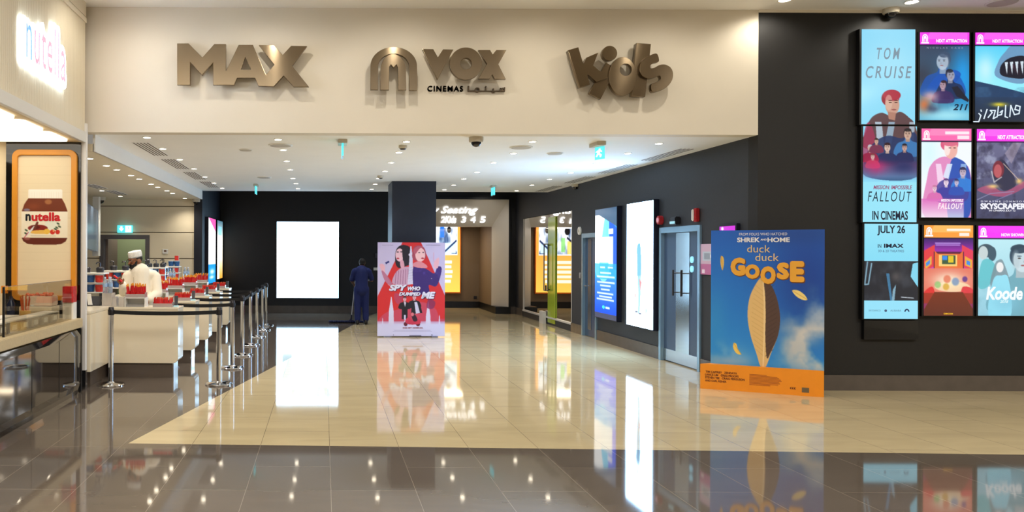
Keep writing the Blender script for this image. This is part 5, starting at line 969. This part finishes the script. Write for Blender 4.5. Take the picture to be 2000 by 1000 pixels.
def place(proto, loc, rot, label, group):
    if proto in usedp: return dup(proto, loc, rot, label, group)
    usedp.add(proto); proto.location = loc; proto.rotation_euler = (0, 0, rot); proto['label'] = label; proto['group'] = group; return proto
CN = ['nearest', 'second', 'third', 'fourth', 'farthest']
for k in range(5):
    Y0 = 10.42+1.4*k; n_ = CN[k]
    place(cu, (0, Y0, 0), 0, f'cream checkout counter with rounded corner, {n_} of the five in the row', 'checkout counters in a row')
    place(tr, (-2.19, Y0+.11, .96), 0, f'low tray crammed with red candy packets on the {n_} checkout counter', 'trays of red candy packets')
    place(rz, (-2.57, Y0+.14, .96), 0, f'white raised display stand on the {n_} checkout counter', 'white display risers')
    place(tr, (-2.57, Y0+.14, 1.085), 0, f'raised tray of tall red and amber candy packets on the {n_} checkout counter', 'trays of red candy packets')
    place(rd, (-2.02, Y0+.12, .96), 0, f'upright dark card reader at the right end of the {n_} checkout counter', 'card readers')
    cols = 9; 
    for i in range(cols):
        for j in range(2):
            x = -2.19-.113+.226*i/(cols-1); y = Y0+.11-.035+.06*j
            o = place(pk, (x, y, .967+rs.uniform(0, .006)), rs.uniform(-.5, .5), f'small red candy packet in the low tray on the {n_} checkout counter', f'red packets in the low tray, {n_} counter')
            o.rotation_euler.x = rs.uniform(-.1, .1); o.rotation_euler.y = rs.uniform(-.16, .16)
            x = -2.57-.113+.226*i/(cols-1); y = Y0+.14-.035+.06*j
            o = place(pk2, (x, y, 1.092+rs.uniform(0, .03)), rs.uniform(-.6, .6), f'tall red and amber candy packet in the raised tray on the {n_} checkout counter', f'tall packets in the raised tray, {n_} counter'); o.rotation_euler.x = rs.uniform(-.1, .1); o.rotation_euler.y = rs.uniform(-.2, .2)
# service counter along the wall, with racks
t = thing('service_counter', 'long cream service counter running back behind the row of checkout counters', 'counter', (-3.25, 13.4, 0))
MB().box(-3.6, -2.915, 9.62, 17.2, .2, .93).build('body', M_lam, t, bevel=.004); MB().box(-3.62, -2.912, 9.61, 17.2, .93, .965).build('worktop', mat('warm_white_top'), t, bevel=.004); MB().box(-3.58, -2.97, 9.8, 17.15, 0, .2).build('plinth', M_pl, t)
rk = thing('tub_rack', 'x', 'rack', (0, 0, 0), 0, 'white racks of snack tubs')
MB().box(-.27, .14, -.14, .14, .165, .18).box(-.27, .14, -.14, .14, .30, .31).box(-.27, .14, -.14, .14, .43, .45).build('shelves', M_whitep, rk)
q = MB()
for x in (-.265, .135):
    for y in (-.13, .13): q.cyl((x, y, 0), (x, y, .44), .006, n=6)
q.build('rack_posts', M_steel, rk)
tb = thing('snack_tub', 'x', 'tub', (0, 0, 0), 0, 'x'); MB().lathe([(.052, 0), (.062, .085), (.063, .105), (.058, .108)], n=16).build('tub_body', mat('blue_tub', (40, 84, 140), .35, noise=.25, nscale=30), tb, True); MB().lathe([(.064, .1), (.064, .111), (.05, .113)], n=16).build('tub_rim', mat('tub_rim_grey', (200, 205, 214), .4), tb, True)
tb2 = thing('snack_tub', 'x', 'tub', (0, 0, 0), 0, 'x'); MB().lathe([(.052, 0), (.062, .085), (.063, .105), (.058, .108)], n=16).build('tub_body', mat('red_tub', (206, 56, 46), .35, noise=.25, nscale=30), tb2, True); MB().lathe([(.064, .1), (.064, .111), (.05, .113)], n=16).build('tub_rim', mat('tub_rim_grey'), tb2, True)
jr = thing('sauce_pump', 'x', 'pump jar', (0, 0, 0), 0, 'black pump jars'); MB().lathe([(.05, 0), (.056, .06), (.045, .075), (.02, .08)], n=14).build('jar_body', mat('dark_jar', (40, 40, 46), .3), jr, True); MB().cyl((0, 0, .075), (0, 0, .14), .008, n=6).tube([(0, 0, .14), (-.04, -.01, .145), (-.055, -.015, .12)], .008, 6).build('pump', M_dkst, jr)
RN = ['nearest rack', 'second rack', 'third rack', 'fourth rack', 'farthest rack']
for k in range(5):
    Y0 = 10.9+1.4*k; X0 = -3.22
    place(rk, (X0, Y0, .965), 0, 'white two-tier rack of blue and red tubs on the service counter, '+RN[k], 'white racks of snack tubs')
    for z, tier in ((.18, 'lower'), (.312, 'upper')):
        for i, x in enumerate((-.195, -.07, .06)):
            pr = (tb2, tb, tb2)[i] if k < 2 else ((tb, tb, tb2) if tier == 'upper' else (tb, tb2, tb2))[i]; cname = 'blue' if pr is tb else 'red'
            side_ = ('left', 'middle', 'right')[i]
            place(pr, (X0+x, Y0-.06, .965+z+.002), 0, f'{cname} snack tub at the {side_} of the {tier} shelf, {RN[k]}', 'snack tubs on the racks')
    for i, x in enumerate(((-.14, .05) if k != 4 else (-.21,)) if k != 3 else (-.2, -.07, .06)):
        place(jr, (X0+x, Y0, .965+.45), rs.uniform(-.6, .6), f'black sauce pump jar, {("left", "right", "far right")[i]} one on top of the {RN[k]}', 'black pump jars')
Y0 = 16.5
z_ = .965+.452
tag(dup(tb, (-3.14, Y0-.06, z_)), 'blue snack tub standing under the red box on top of the farthest rack', 'tub', 'snack tubs on the racks'); tag(dup(tb, (-3.26, Y0-.06, z_)), 'blue snack tub left of the red box stack on top of the farthest rack', 'tub', 'snack tubs on the racks')
single('snack_box', MB().box(-3.18, -3.10, Y0-.1, Y0-.02, z_+.12, z_+.22), mat('red_tub'), 'small red box at the very top of the farthest rack', 'box')
# water bottles
wb = thing('water_bottle', 'x', 'bottle', (0, 0, 0), 0, 'clear water bottles'); MB().lathe([(.028, 0), (.031, .01), (.031, .06), (.028, .075), (.031, .09), (.031, .15), (.013, .19), (.012, .2)], n=14).build('bottle_body', mat('pale_blue_water', (212, 224, 236), .05, trans=.75, ior=1.33), wb, True); MB().lathe([(.014, .2), (.014, .222)], n=12).build('cap', mat('white_blue_cap', (200, 214, 240), .4), wb, True); MB().lathe([(.0318, .085), (.0318, .13)], n=14).build('paper_band', mat('blue_label', (150, 180, 215), .4), wb, True)
bs = [(-3.02, 10.62, 'left one of three beside the nearest rack'), (-2.955, 10.66, 'middle one of three beside the nearest rack'), (-2.99, 10.73, 'rear one of three beside the nearest rack'), (-2.99, 15.0, 'left one of two in front of the fourth rack'), (-2.93, 15.04, 'right one of two in front of the fourth rack'), (-2.98, 16.5, 'left one of two beside the farthest rack'), (-2.92, 16.55, 'right one of two beside the farthest rack')]
q = MB(); single('bottle_stand', MB().box(-3.05, -2.92, 10.58, 10.78, .965, 1.14), mat('clear_acrylic'), 'clear acrylic stand carrying three water bottles near the white pillar', 'display stand')
single('bottle_stand', MB().box(-3.03, -2.915, 14.94, 15.1, .965, 1.17), M_whitep, 'white block carrying two water bottles before the fourth rack', 'display stand'); single('bottle_stand', MB().box(-3.02, -2.915, 16.42, 16.6, .965, 1.17), M_whitep, 'white block carrying two water bottles beside the farthest rack', 'display stand')
for i, (x, y, l) in enumerate(bs): place(wb, (x, y, 1.14 if i < 3 else 1.17), 0, 'clear plastic water bottle, '+l, 'clear water bottles')
t = thing('menu_card', 'slanted white menu card on a small stand below the nearest rack', 'card', (-3.2, 10.55, .965))
MB().hexa([(-3.22, 10.52, .965), (-3.17, 10.52, .965), (-3.17, 10.56, .965), (-3.22, 10.56, .965)], [(-3.26, 10.56, 1.13), (-3.2, 10.56, 1.13), (-3.2, 10.57, 1.13), (-3.26, 10.57, 1.13)]).build('card_face', M_whitep, t); MB().box(-3.23, -3.16, 10.51, 10.57, .965, .98).build('card_foot', M_dkst, t)
single('cash_terminal', MB().hexa([(-3.46, 10.6, .965), (-3.08, 10.6, .965), (-3.08, 10.74, .965), (-3.46, 10.74, .965)], [(-3.46, 10.68, 1.09), (-3.08, 10.68, 1.09), (-3.08, 10.74, 1.09), (-3.46, 10.74, 1.09)]), mat('dark_grey_plastic'), 'low dark terminal under the nearest rack of tubs', 'terminal', bevel=.01)
t = thing('bin_of_leaflets', 'clear acrylic bin with a blue slip on the nearest checkout counter, left end', 'bin', (-2.8, 10.56, .96)); MB().box(-2.88, -2.72, 10.48, 10.62, .96, 1.09).build('bin_body', M_tray, t, bevel=.004); MB().box(-2.83, -2.80, 10.5, 10.51, .97, 1.08).build('blue_slip', mat('blue_tub'), t)
# menu screen hanging at the bar's left, thermostat, exit sign
t = thing('menu_screen', 'tilted blue-grey menu screen hanging high on the bar\'s left, beside the white pillar', 'screen', (-5.35, 16.6, 2.0))
q = MB(); q.hexa([(-5.28, 17.6, 1.72), (-4.5, 14.2, 1.8), (-4.44, 14.2, 1.8), (-5.2, 17.7, 1.72)], [(-5.28, 17.6, 2.66), (-4.5, 14.2, 2.66), (-4.44, 14.2, 2.66), (-5.2, 17.7, 2.66)]); q.build('screen_body', mat('blue_grey_screen', (110, 128, 150), .25, emit=.15), t)
q = MB(); q.box(-5.3, -5.16, 17.6, 17.75, 1.62, ZB-.02); q.build('white_support', M_whitep, t)
P = onY(323, 491, WBY); t = thing('thermostat', 'small white thermostat on the cream panel right of the grey door frame', 'thermostat', (P.x, P.y, P.z)); MB().box(P.x-.07, P.x+.07, WBY-.02, WBY, P.z-.06, P.z+.06).build('body', M_whitep, t, bevel=.006); MB().box(P.x-.03, P.x+.03, WBY-.024, WBY-.02, P.z-.01, P.z+.03).build('display', mat('brown_lcd', (110, 80, 60), .3), t)
a, b = onY(229, 440, WBY-.1), onY(257.5, 454.5, WBY-.1); t = thing('exit_sign', 'lit turquoise and white exit sign above the grey door frame in the bar', 'exit sign', ((a.x+b.x)/2, WBY-.08, b.z)); MB().box(a.x, b.x, WBY-.1, WBY, b.z, a.z).build('sign_body', M_exit, t, bevel=.005)
fr = Frame((0, 0, 28, 15), (a.x, WBY-.102, a.z), (b.x, WBY-.102, a.z), (a.x, WBY-.102, b.z)); lettering('arrow_symbol', fr, [('#', [[(15.5, 1), (27, 1), (27, 14), (15.5, 14)]], (240, 255, 255)), ('#', [[(6, 2), (10, 2), (10, 6.5), (13, 6.5), (8, 12.5), (3, 6.5), (6, 6.5)]], (240, 255, 255)), ('#', [[(20, 3), (22, 3), (23, 8), (21, 12), (20, 12), (21, 8)]], (80, 200, 220))], artmat('lit_sign_symbols', 1.6), t, .002)
# ------------------------------------------------------------------ fittings on the right wall
yd = onX(1325, 430, RX).y; t = thing('emergency_light', 'small grey emergency light mounted above the wide steel-striped door', 'emergency light', (RX-.05, yd, 2.17)); MB().box(RX-.09, RX, yd-.09, yd+.09, 2.17, 2.29).build('housing', M_dkst, t, bevel=.015); MB().box(RX-.1, RX-.088, yd-.08, yd+.08, 2.18, 2.22).build('lens', mat('cyan_lens', (170, 226, 240), .2, emit=.3), t)
P = onX(1293, 430, RX); t = thing('fire_bell', 'round red fire alarm bell at the upper left of the wide door', 'bell', (RX-.03, P.y, P.z)); MB().cyl((RX, P.y, P.z), (RX-.07, P.y, P.z), .075, .07, 24).build('bell_dome', mat('alarm_red', (170, 36, 40), .3), t, True, .006); MB().cyl((RX-.07, P.y, P.z), (RX-.076, P.y, P.z), .04, n=20).build('pale_face', mat('alarm_pink', (236, 170, 190), .3), t)
P = onX(1364, 420, RX); t = thing('alarm_beacon', 'upright red and white alarm beacon above the right end of the wide door', 'alarm', (RX-.03, P.y, P.z-.1)); MB().box(RX-.06, RX, P.y-.05, P.y+.05, P.z-.1, P.z+.1).build('red_back', mat('alarm_red'), t, bevel=.012); MB().box(RX-.085, RX-.058, P.y+.0, P.y+.045, P.z-.085, P.z+.085).build('white_front', M_whitep, t, bevel=.01)
P = onX(1133, 451, RX); t = thing('wall_sensor', 'white round disc on the right wall, left of the narrow grey door', 'sensor', (RX, P.y, P.z)); MB().cyl((RX, P.y, P.z), (RX-.03, P.y, P.z), .09, .085, 28).build('disc_body', M_whitep, t, True)
MB().cyl((RX-.03, P.y, P.z), (RX-.034, P.y, P.z), .035, n=20).build('centre_cap', mat('beige_housing'), t)
P = onX(1134, 538, RX); single('wall_switch', MB().box(RX-.02, RX, P.y-.04, P.y+.04, P.z-.06, P.z+.06), mat('grey_switch', (150, 148, 150), .4), 'small grey switch plate under the white disc on the right wall', 'switch', bevel=.004)
P = onY(733, 526, BY); single('wall_plate', MB().box(P.x-.05, P.x+.12, BY-.02, BY, P.z-.03, P.z+.05), M_whitep, 'small white plate on the black far wall beside the film board', 'wall plate', bevel=.003); P = onY(733, 500, BY); single('call_box', MB().box(P.x-.02, P.x+.1, BY-.05, BY, P.z-.06, P.z+.08), M_dkst, 'dark metal box on the far wall above the small white plate', 'wall box', bevel=.006)
P = onY(928, 581, 24.3); single('floor_socket', MB().box(P.x-.05, P.x+.05, 24.28, 24.3, P.z-.05, P.z+.05), M_dkst, 'small dark socket low on the taupe wall inside the portal', 'socket')
# ------------------------------------------------------------------ people
def organic(name, prims, m, parent, voxel=.012, smooth=6, cut=None):
    q = MB()
    for p in prims:
        if p[0] == 'c':
            a, b, ra, rb = Vector(p[1]), Vector(p[2]), p[3], p[4]; q.cyl(a, b, ra, rb, 14); q.ball(a, ra, ra, ra); q.ball(b, rb, rb, rb)
        elif p[0] == 'e':
            q2 = MB().ball((0, 0, 0), *p[2], 18, 12); R = Matrix.Rotation(p[3] if len(p) > 3 else 0, 3, 'Z') @ Matrix.Rotation(p[4] if len(p) > 4 else 0, 3, 'X'); q.add([Vector(p[1])+R@Vector(v) for v in q2.v], q2.f)
        elif p[0] == 'm': q.add(p[1].v, p[1].f)
    me = q.mesh(name); o = bpy.data.objects.new('tmp', me); col.objects.link(o)
    r = o.modifiers.new('r', 'REMESH'); r.mode = 'VOXEL'; r.voxel_size = voxel
    if smooth: s2 = o.modifiers.new('s', 'SMOOTH'); s2.iterations = smooth; s2.factor = .5
    dg = bpy.context.evaluated_depsgraph_get(); dg.update(); out = bpy.data.meshes.new_from_object(o.evaluated_get(dg), depsgraph=dg); bpy.data.objects.remove(o)
    out.materials.clear(); return link_mesh(name, out, m, parent, True)
def hand(w, d, up, side, curl=.9, s=1.0, spread=.1):
    """w wrist, d direction of the palm, up = back of hand, side = thumb side (+1/-1)"""
    w = Vector(w); d = Vector(d).normalized(); up = Vector(up); up = (up-d*up.dot(d)).normalized(); x = d.cross(up).normalized()*side; P = [('c', w, w+d*.03*s, .024*s, .026*s)]
    for i in range(4):
        k = (i-1.5)*.019*s; base = w+d*(.085-.004*abs(i-1.2))*s-x*k; P.append(('c', w+d*.025*s-x*k*.7, base, .015*s, .0115*s)); L = (.040, .046, .043, .033)[i]*s; a = 0; p = base; 
        for j in range(3):
            a += curl*(.55+.12*i*.5); dd = d*math.cos(a)-up*math.sin(a)-x*(spread*(i-1.5)*.15); n_ = p+dd*L*(.9, .62, .5)[j]; P.append(('c', p, n_, (.0095-.0008*j)*s, (.009-.0012*j)*s)); p = n_
    b = w+d*.03*s+x*.022*s; m1 = b+(d*.55+x*.75-up*.35).normalized()*.038*s; m2 = m1+(d*.85+x*.1-up*.5).normalized()*.03*s; P += [('c', b, m1, .014*s, .011*s), ('c', m1, m2, .0105*s, .0085*s)]
    return P
M_skin = mat('warm_brown_skin', (150, 98, 66), .55, noise=.05, nscale=20); M_hair = mat('black_hair', (18, 15, 15), .6, bump=.4, nscale=120)
# seller behind the counters: cream robe, patterned cap, beard and glasses, head bowed to his right
SXc, SYc = -2.66, 11.22
t = thing('person', 'bearded man in a cream robe, white cap and glasses standing behind the checkout counters', 'person', (SXc, SYc, 0))
V = lambda x, y, z: Vector((SXc+x, SYc+y, z))
fd = Vector((-.64, -.74, -.22)).normalized(); hc = V(-.085, -.02, 1.585); sd = Vector((-fd.y, fd.x, 0)).normalized()*-1    # sd: towards his left ear
upv = sd.cross(fd).normalized(); upv = -upv if upv.z < 0 else upv
def hp(f, s2, u): return hc+fd*f+sd*s2+upv*u
prims = [('e', hp(-.008, 0, .02), (.098, .078, .112), math.atan2(fd.y, fd.x)), ('c', hp(.035, 0, -.05), hp(.055, 0, -.082), .05, .036), ('c', hp(.085, 0, .012), hp(.112, 0, -.022), .012, .017), ('c', hp(.075, -.03, .03), hp(.075, .03, .03), .022, .022), ('c', hp(.078, -.018, -.055), hp(.078, .018, -.055), .016, .016),
    ('e', hp(-.005, .08, 0), (.03, .012, .034), math.atan2(fd.y, fd.x)), ('e', hp(-.005, -.08, 0), (.03, .012, .034), math.atan2(fd.y, fd.x)), ('c', hp(-.02, 0, -.05), V(-.03, .01, 1.42), .058, .062),
    ('c', V(-.02, .01, 1.40), V(0, 0, 1.12), .13, .14), ('c', V(-.17, -.03, 1.36), V(.17, .04, 1.36), .07, .07), ('c', V(0, 0, 1.12), V(0, 0, .95), .14, .15), ('c', V(-.08, 0, .92), V(-.09, 0, .5), .085, .055), ('c', V(.08, 0, .92), V(.09, 0, .5), .085, .055), ('c', V(-.09, 0, .5), V(-.09, .02, .1), .055, .04), ('c', V(.09, 0, .5), V(.09, .02, .1), .055, .04), ('c', V(-.09, .05, .05), V(-.1, -.13, .035), .04, .035), ('c', V(.09, .05, .05), V(.1, -.13, .035), .04, .035)]
Rs, Re, Rw = V(-.19, -.04, 1.345), V(-.235, -.10, 1.13), V(-.20, -.27, 1.245)     # his right arm, raised, holding a packet
Ls, Le, Lw = V(.20, .04, 1.34), V(.25, -.06, 1.10), V(.145, -.24, 1.02)
prims += [('c', Rs, Re, .05, .04), ('c', Re, Rw, .038, .026), ('c', Ls, Le, .052, .04), ('c', Le, Lw, .04, .027)]
prims += hand(Rw, Vector((-.35, -.35, .55)), Vector((-.5, .6, .3)), -1, .75) + hand(Lw, Vector((-.35, -.85, -.25)), Vector((0, -.3, 1)), -1, .5)
body = organic('body', prims, M_skin, t, .0065, 3)
M_robe = mat('cream_robe', (232, 222, 200), .8, bump=.6, nscale=5)
robe = [('c', V(-.02, .005, 1.40), V(.0, 0, 1.15), .150, .175), ('c', V(-.16, -.03, 1.365), V(.16, .045, 1.365), .082, .085), ('c', V(0, 0, 1.15), V(0, 0, .8), .175, .19), ('c', V(0, 0, .8), V(0, 0, .16), .19, .23), ('c', V(-.045, -.01, 1.44), V(.0, .02, 1.43), .075, .075),
    ('c', Rs, Re+V(0, 0, 0)*0, .082, .07), ('c', Re, Re.lerp(Rw, .86), .07, .06), ('c', Ls, Le, .080, .072), ('c', Le, Le.lerp(Lw, .85), .072, .06)]
organic('robe', robe, M_robe, t, .012, 6)
q = MB(); q.cyl(V(-.045, -.012, 1.44), V(-.052, -.014, 1.462), .075, .068, 20); q.build('collar', mat('white_collar', (238, 232, 216), .8), t)
q = MB(); q.box(-.003, .003, -.004, .0, 0, .2); P0_ = V(-.075, -.158, 1.15); q.v = [(P0_.x+v[0]-.02*v[2], P0_.y+v[1]-.0*v[2], P0_.z+v[2]) for v in q.v]; q.build('placket_line', mat('robe_seam', (190, 178, 156), .8), t)
# cap
q = MB(); ring = []
for k, (r, u) in enumerate(((.103, .045), (.105, .075), (.104, .115), (.096, .135), (.05, .143), (.005, .145))):
    ring.append([hp(-.014+r*1.02*math.cos(a_), r*.86*math.sin(a_), u) for a_ in [2*math.pi*i/28 for i in range(28)]])
q.add([p for r in ring for p in r], [(j*28+i, j*28+(i+1) % 28, (j+1)*28+(i+1) % 28, (j+1)*28+i) for j in range(5) for i in range(28)]); mc = mat('white_patterned_cap', (226, 222, 214), .8, noise=.2, nscale=70, bump=.3); q.build('cap', mc, t, True)
q = MB(); q.add([p for r in ring[:1] for p in r]+[hp(-.014+.1055*1.02*math.cos(a_), .1055*.86*math.sin(a_), .058) for a_ in [2*math.pi*i/28 for i in range(28)]], [(i, (i+1) % 28, 28+(i+1) % 28, 28+i) for i in range(28)]); q.build('cap_band', mat('grey_cap_band', (150, 148, 146), .8), t, True)
# hair, beard
organic('beard', [('c', hp(.05, -.055, -.055), hp(.092, 0, -.082), .022, .027), ('c', hp(.05, .055, -.055), hp(.092, 0, -.082), .022, .027), ('c', hp(.03, -.068, -.01), hp(.05, -.058, -.055), .014, .02), ('c', hp(.03, .068, -.01), hp(.05, .058, -.055), .014, .02), ('c', hp(.104, -.03, -.040), hp(.104, .03, -.040), .009, .009), ('e', hp(.07, 0, -.09), (.05, .05, .028), 0)], M_hair, t, .006, 2)
organic('hair', [('c', hp(-.06, -.062, .02), hp(.02, -.078, .035), .022, .012), ('c', hp(-.06, .062, .02), hp(.02, .078, .035), .022, .012), ('e', hp(-.06, 0, .01), (.055, .068, .055), math.atan2(fd.y, fd.x))], M_hair, t, .007, 2)
q = MB()
for s2 in (-.033, .033): q.ball(hp(.088, s2, .012), .011, .011, .009, 10, 7)
q.build('eyes', mat('eye_white', (220, 214, 206), .3), t, True)
q = MB()
for s2 in (-.033, .033): q.ball(hp(.0965, s2, .011), .0045, .0045, .0045, 8, 6); q.cyl(hp(.096, s2-.018*1, .034), hp(.096, s2+.018, .034), .0045, n=6)
q.build('eyebrows_and_pupils', M_black, t, True)
q = MB()
for s2 in (-.035, .035):
    L = [hp(.110, s2+.027*math.cos(a_), .010+.020*math.sin(a_)) for a_ in [2*math.pi*i/16 for i in range(17)]]; q.tube(L, .0022, 5)
    q.tube([hp(.110, s2*1.75, .014), hp(.0, s2*2.35, .012)], .0022, 5)
q.tube([hp(.112, -.009, .014), hp(.112, .009, .014)], .0022, 5); q.build('glasses', M_black, t)
q = MB(); q.ball(V(-.085, -.0, 0)*0+hp(.108, 0, -.055), .006, .016, .005); q.build('lips', mat('lip_brown', (120, 62, 52), .5), t, True)
hd = Rw+Vector((-.35, -.35, .55)).normalized()*.10; q = MB(); a_ = Vector((-.5, .1, .35)).normalized(); q.cyl(hd-a_*.06, hd+a_*.09, .018, .016, 8); single('candy_packet', q, mat('red_foil'), 'red candy packet held in the raised hand of the man in the cap', 'candy')
# cleaner seen from behind, pushing a wide mop
P = onZ(706, 634); WX, WY = P.x, P.y+.05; S_ = .925
t = thing('person', 'cleaner in navy overalls seen from behind, pushing a wide dust mop across the floor', 'person', (WX, WY, 0)); W2 = lambda x, y, z: Vector((WX+x*S_, WY+y*S_, z*S_))
Lh, Rh = W2(-.18, .30, 1.02), W2(.17, .28, 1.12)
pr = [('e', W2(.02, .075, 1.60), (.072, .088, .105), 0, .25), ('c', W2(.01, .05, 1.53), W2(0, .01, 1.43), .05, .055), ('c', W2(0, .01, 1.36), W2(0, 0, 1.05), .13, .12), ('c', W2(-.16, .01, 1.38), W2(.16, .01, 1.38), .065, .065), ('c', W2(-.08, 0, .95), W2(-.09, 0, .5), .08, .055), ('c', W2(.08, 0, .95), W2(.1, .02, .5), .08, .055),
    ('c', W2(-.09, 0, .5), W2(-.10, -.04, .1), .055, .04), ('c', W2(.1, .02, .5), W2(.11, 0, .1), .055, .04), ('c', W2(-.10, -.06, .06), W2(-.11, .12, .04), .035, .03), ('c', W2(.11, -.03, .06), W2(.12, .15, .04), .035, .03),
    ('c', W2(-.19, .01, 1.37), W2(-.25, .06, 1.12), .048, .038), ('c', W2(-.25, .06, 1.12), Lh, .036, .026), ('c', W2(.19, .01, 1.37), W2(.27, .08, 1.14), .048, .038), ('c', W2(.27, .08, 1.14), Rh, .036, .026), ('e', W2(-.055, .08, 1.60), (.01, .02, .03), 0), ('e', W2(.095, .08, 1.60), (.01, .02, .03), 0), ('c', W2(.02, .16, 1.59), W2(.02, .175, 1.575), .012, .014)]
pr += hand(Lh, (.3, .6, -.5), (0, .5, .6), 1, 1.0, .95)+hand(Rh, (-.5, .5, -.4), (0, .5, .6), -1, 1.0, .95)
organic('body', pr, mat('dark_brown_skin', (104, 70, 54), .6), t, .008, 3)
M_navy = mat('navy_overalls', (22, 36, 96), .75, bump=.2, nscale=12)
ov = [('c', W2(0, .01, 1.37), W2(0, 0, 1.1), .155, .155), ('c', W2(-.15, .005, 1.39), W2(.15, .005, 1.39), .08, .08), ('c', W2(0, 0, 1.1), W2(0, -.01, .9), .155, .165), ('c', W2(-.085, -.01, .92), W2(-.10, -.01, .5), .11, .085), ('c', W2(.085, -.01, .92), W2(.105, .01, .5), .11, .085), ('c', W2(-.10, -.01, .5), W2(-.10, -.03, .14), .085, .075), ('c', W2(.105, .01, .5), W2(.115, 0, .14), .085, .075), ('c', W2(-.19, .01, 1.37), W2(-.245, .05, 1.17), .072, .064), ('c', W2(.19, .01, 1.37), W2(.262, .07, 1.19), .072, .064)]
organic('overalls', ov, M_navy, t, .012, 5)
q = MB(); q.cyl(W2(.005, .03, 1.435), W2(.01, .035, 1.465), .07, .06, 18); q.build('collar', mat('blue_collar', (40, 62, 130), .7), t)
organic('hair', [('e', W2(.02, .065, 1.625), (.078, .09, .092), 0, .2), ('c', W2(-.03, .0, 1.57), W2(.06, .0, 1.57), .022, .022)], M_hair, t, .009, 2)
for (x, y) in ((-.105, -.05), (.115, -.02)): organic('shoe', [('c', W2(x, y-.03, .05), W2(x, y+.17, .04), .048, .042), ('c', W2(x, y-.02, .09), W2(x, y-.01, .06), .045, .045)], mat('black_shoe', (20, 19, 20), .4), t, .009, 2)
# mop
A0, A1 = onZ(643, 629), onZ(706, 630); my = WY+.42
t = thing('dust_mop', 'wide navy dust mop with pale handle on the floor before the cleaner', 'mop', (WX-.5, my, 0)); mx0, mx1 = A0.x-.0, WX+.12
q = MB(); n = 30
for i in range(n):
    a_ = mx0+(mx1-mx0)*i/n; q.ball((a_+.01, my, .03), .028, .085+.012*(i % 2), .03, 8, 6)
q.build('mop_head', mat('navy_yarn', (24, 32, 70), .95, noise=.3, nscale=60), t, True)
hx0 = Vector((mx0+(mx1-mx0)*.60, my, .06)); q = MB(); q.box(hx0.x-.05, hx0.x+.05, my-.03, my+.03, .05, .08); q.cyl(hx0, hx0+(Lh-hx0)*.16, .02, .016); q.build('swivel', mat('navy_plastic', (26, 30, 60), .4), t)
mid = Lh+Vector((.02, .06, -.03)); q = MB(); q.cyl(hx0+(mid-hx0)*.14, mid+(mid-hx0).normalized()*.25, .013, .013, 10); q.build('handle', mat('pale_handle', (176, 178, 184), .4), t, True)
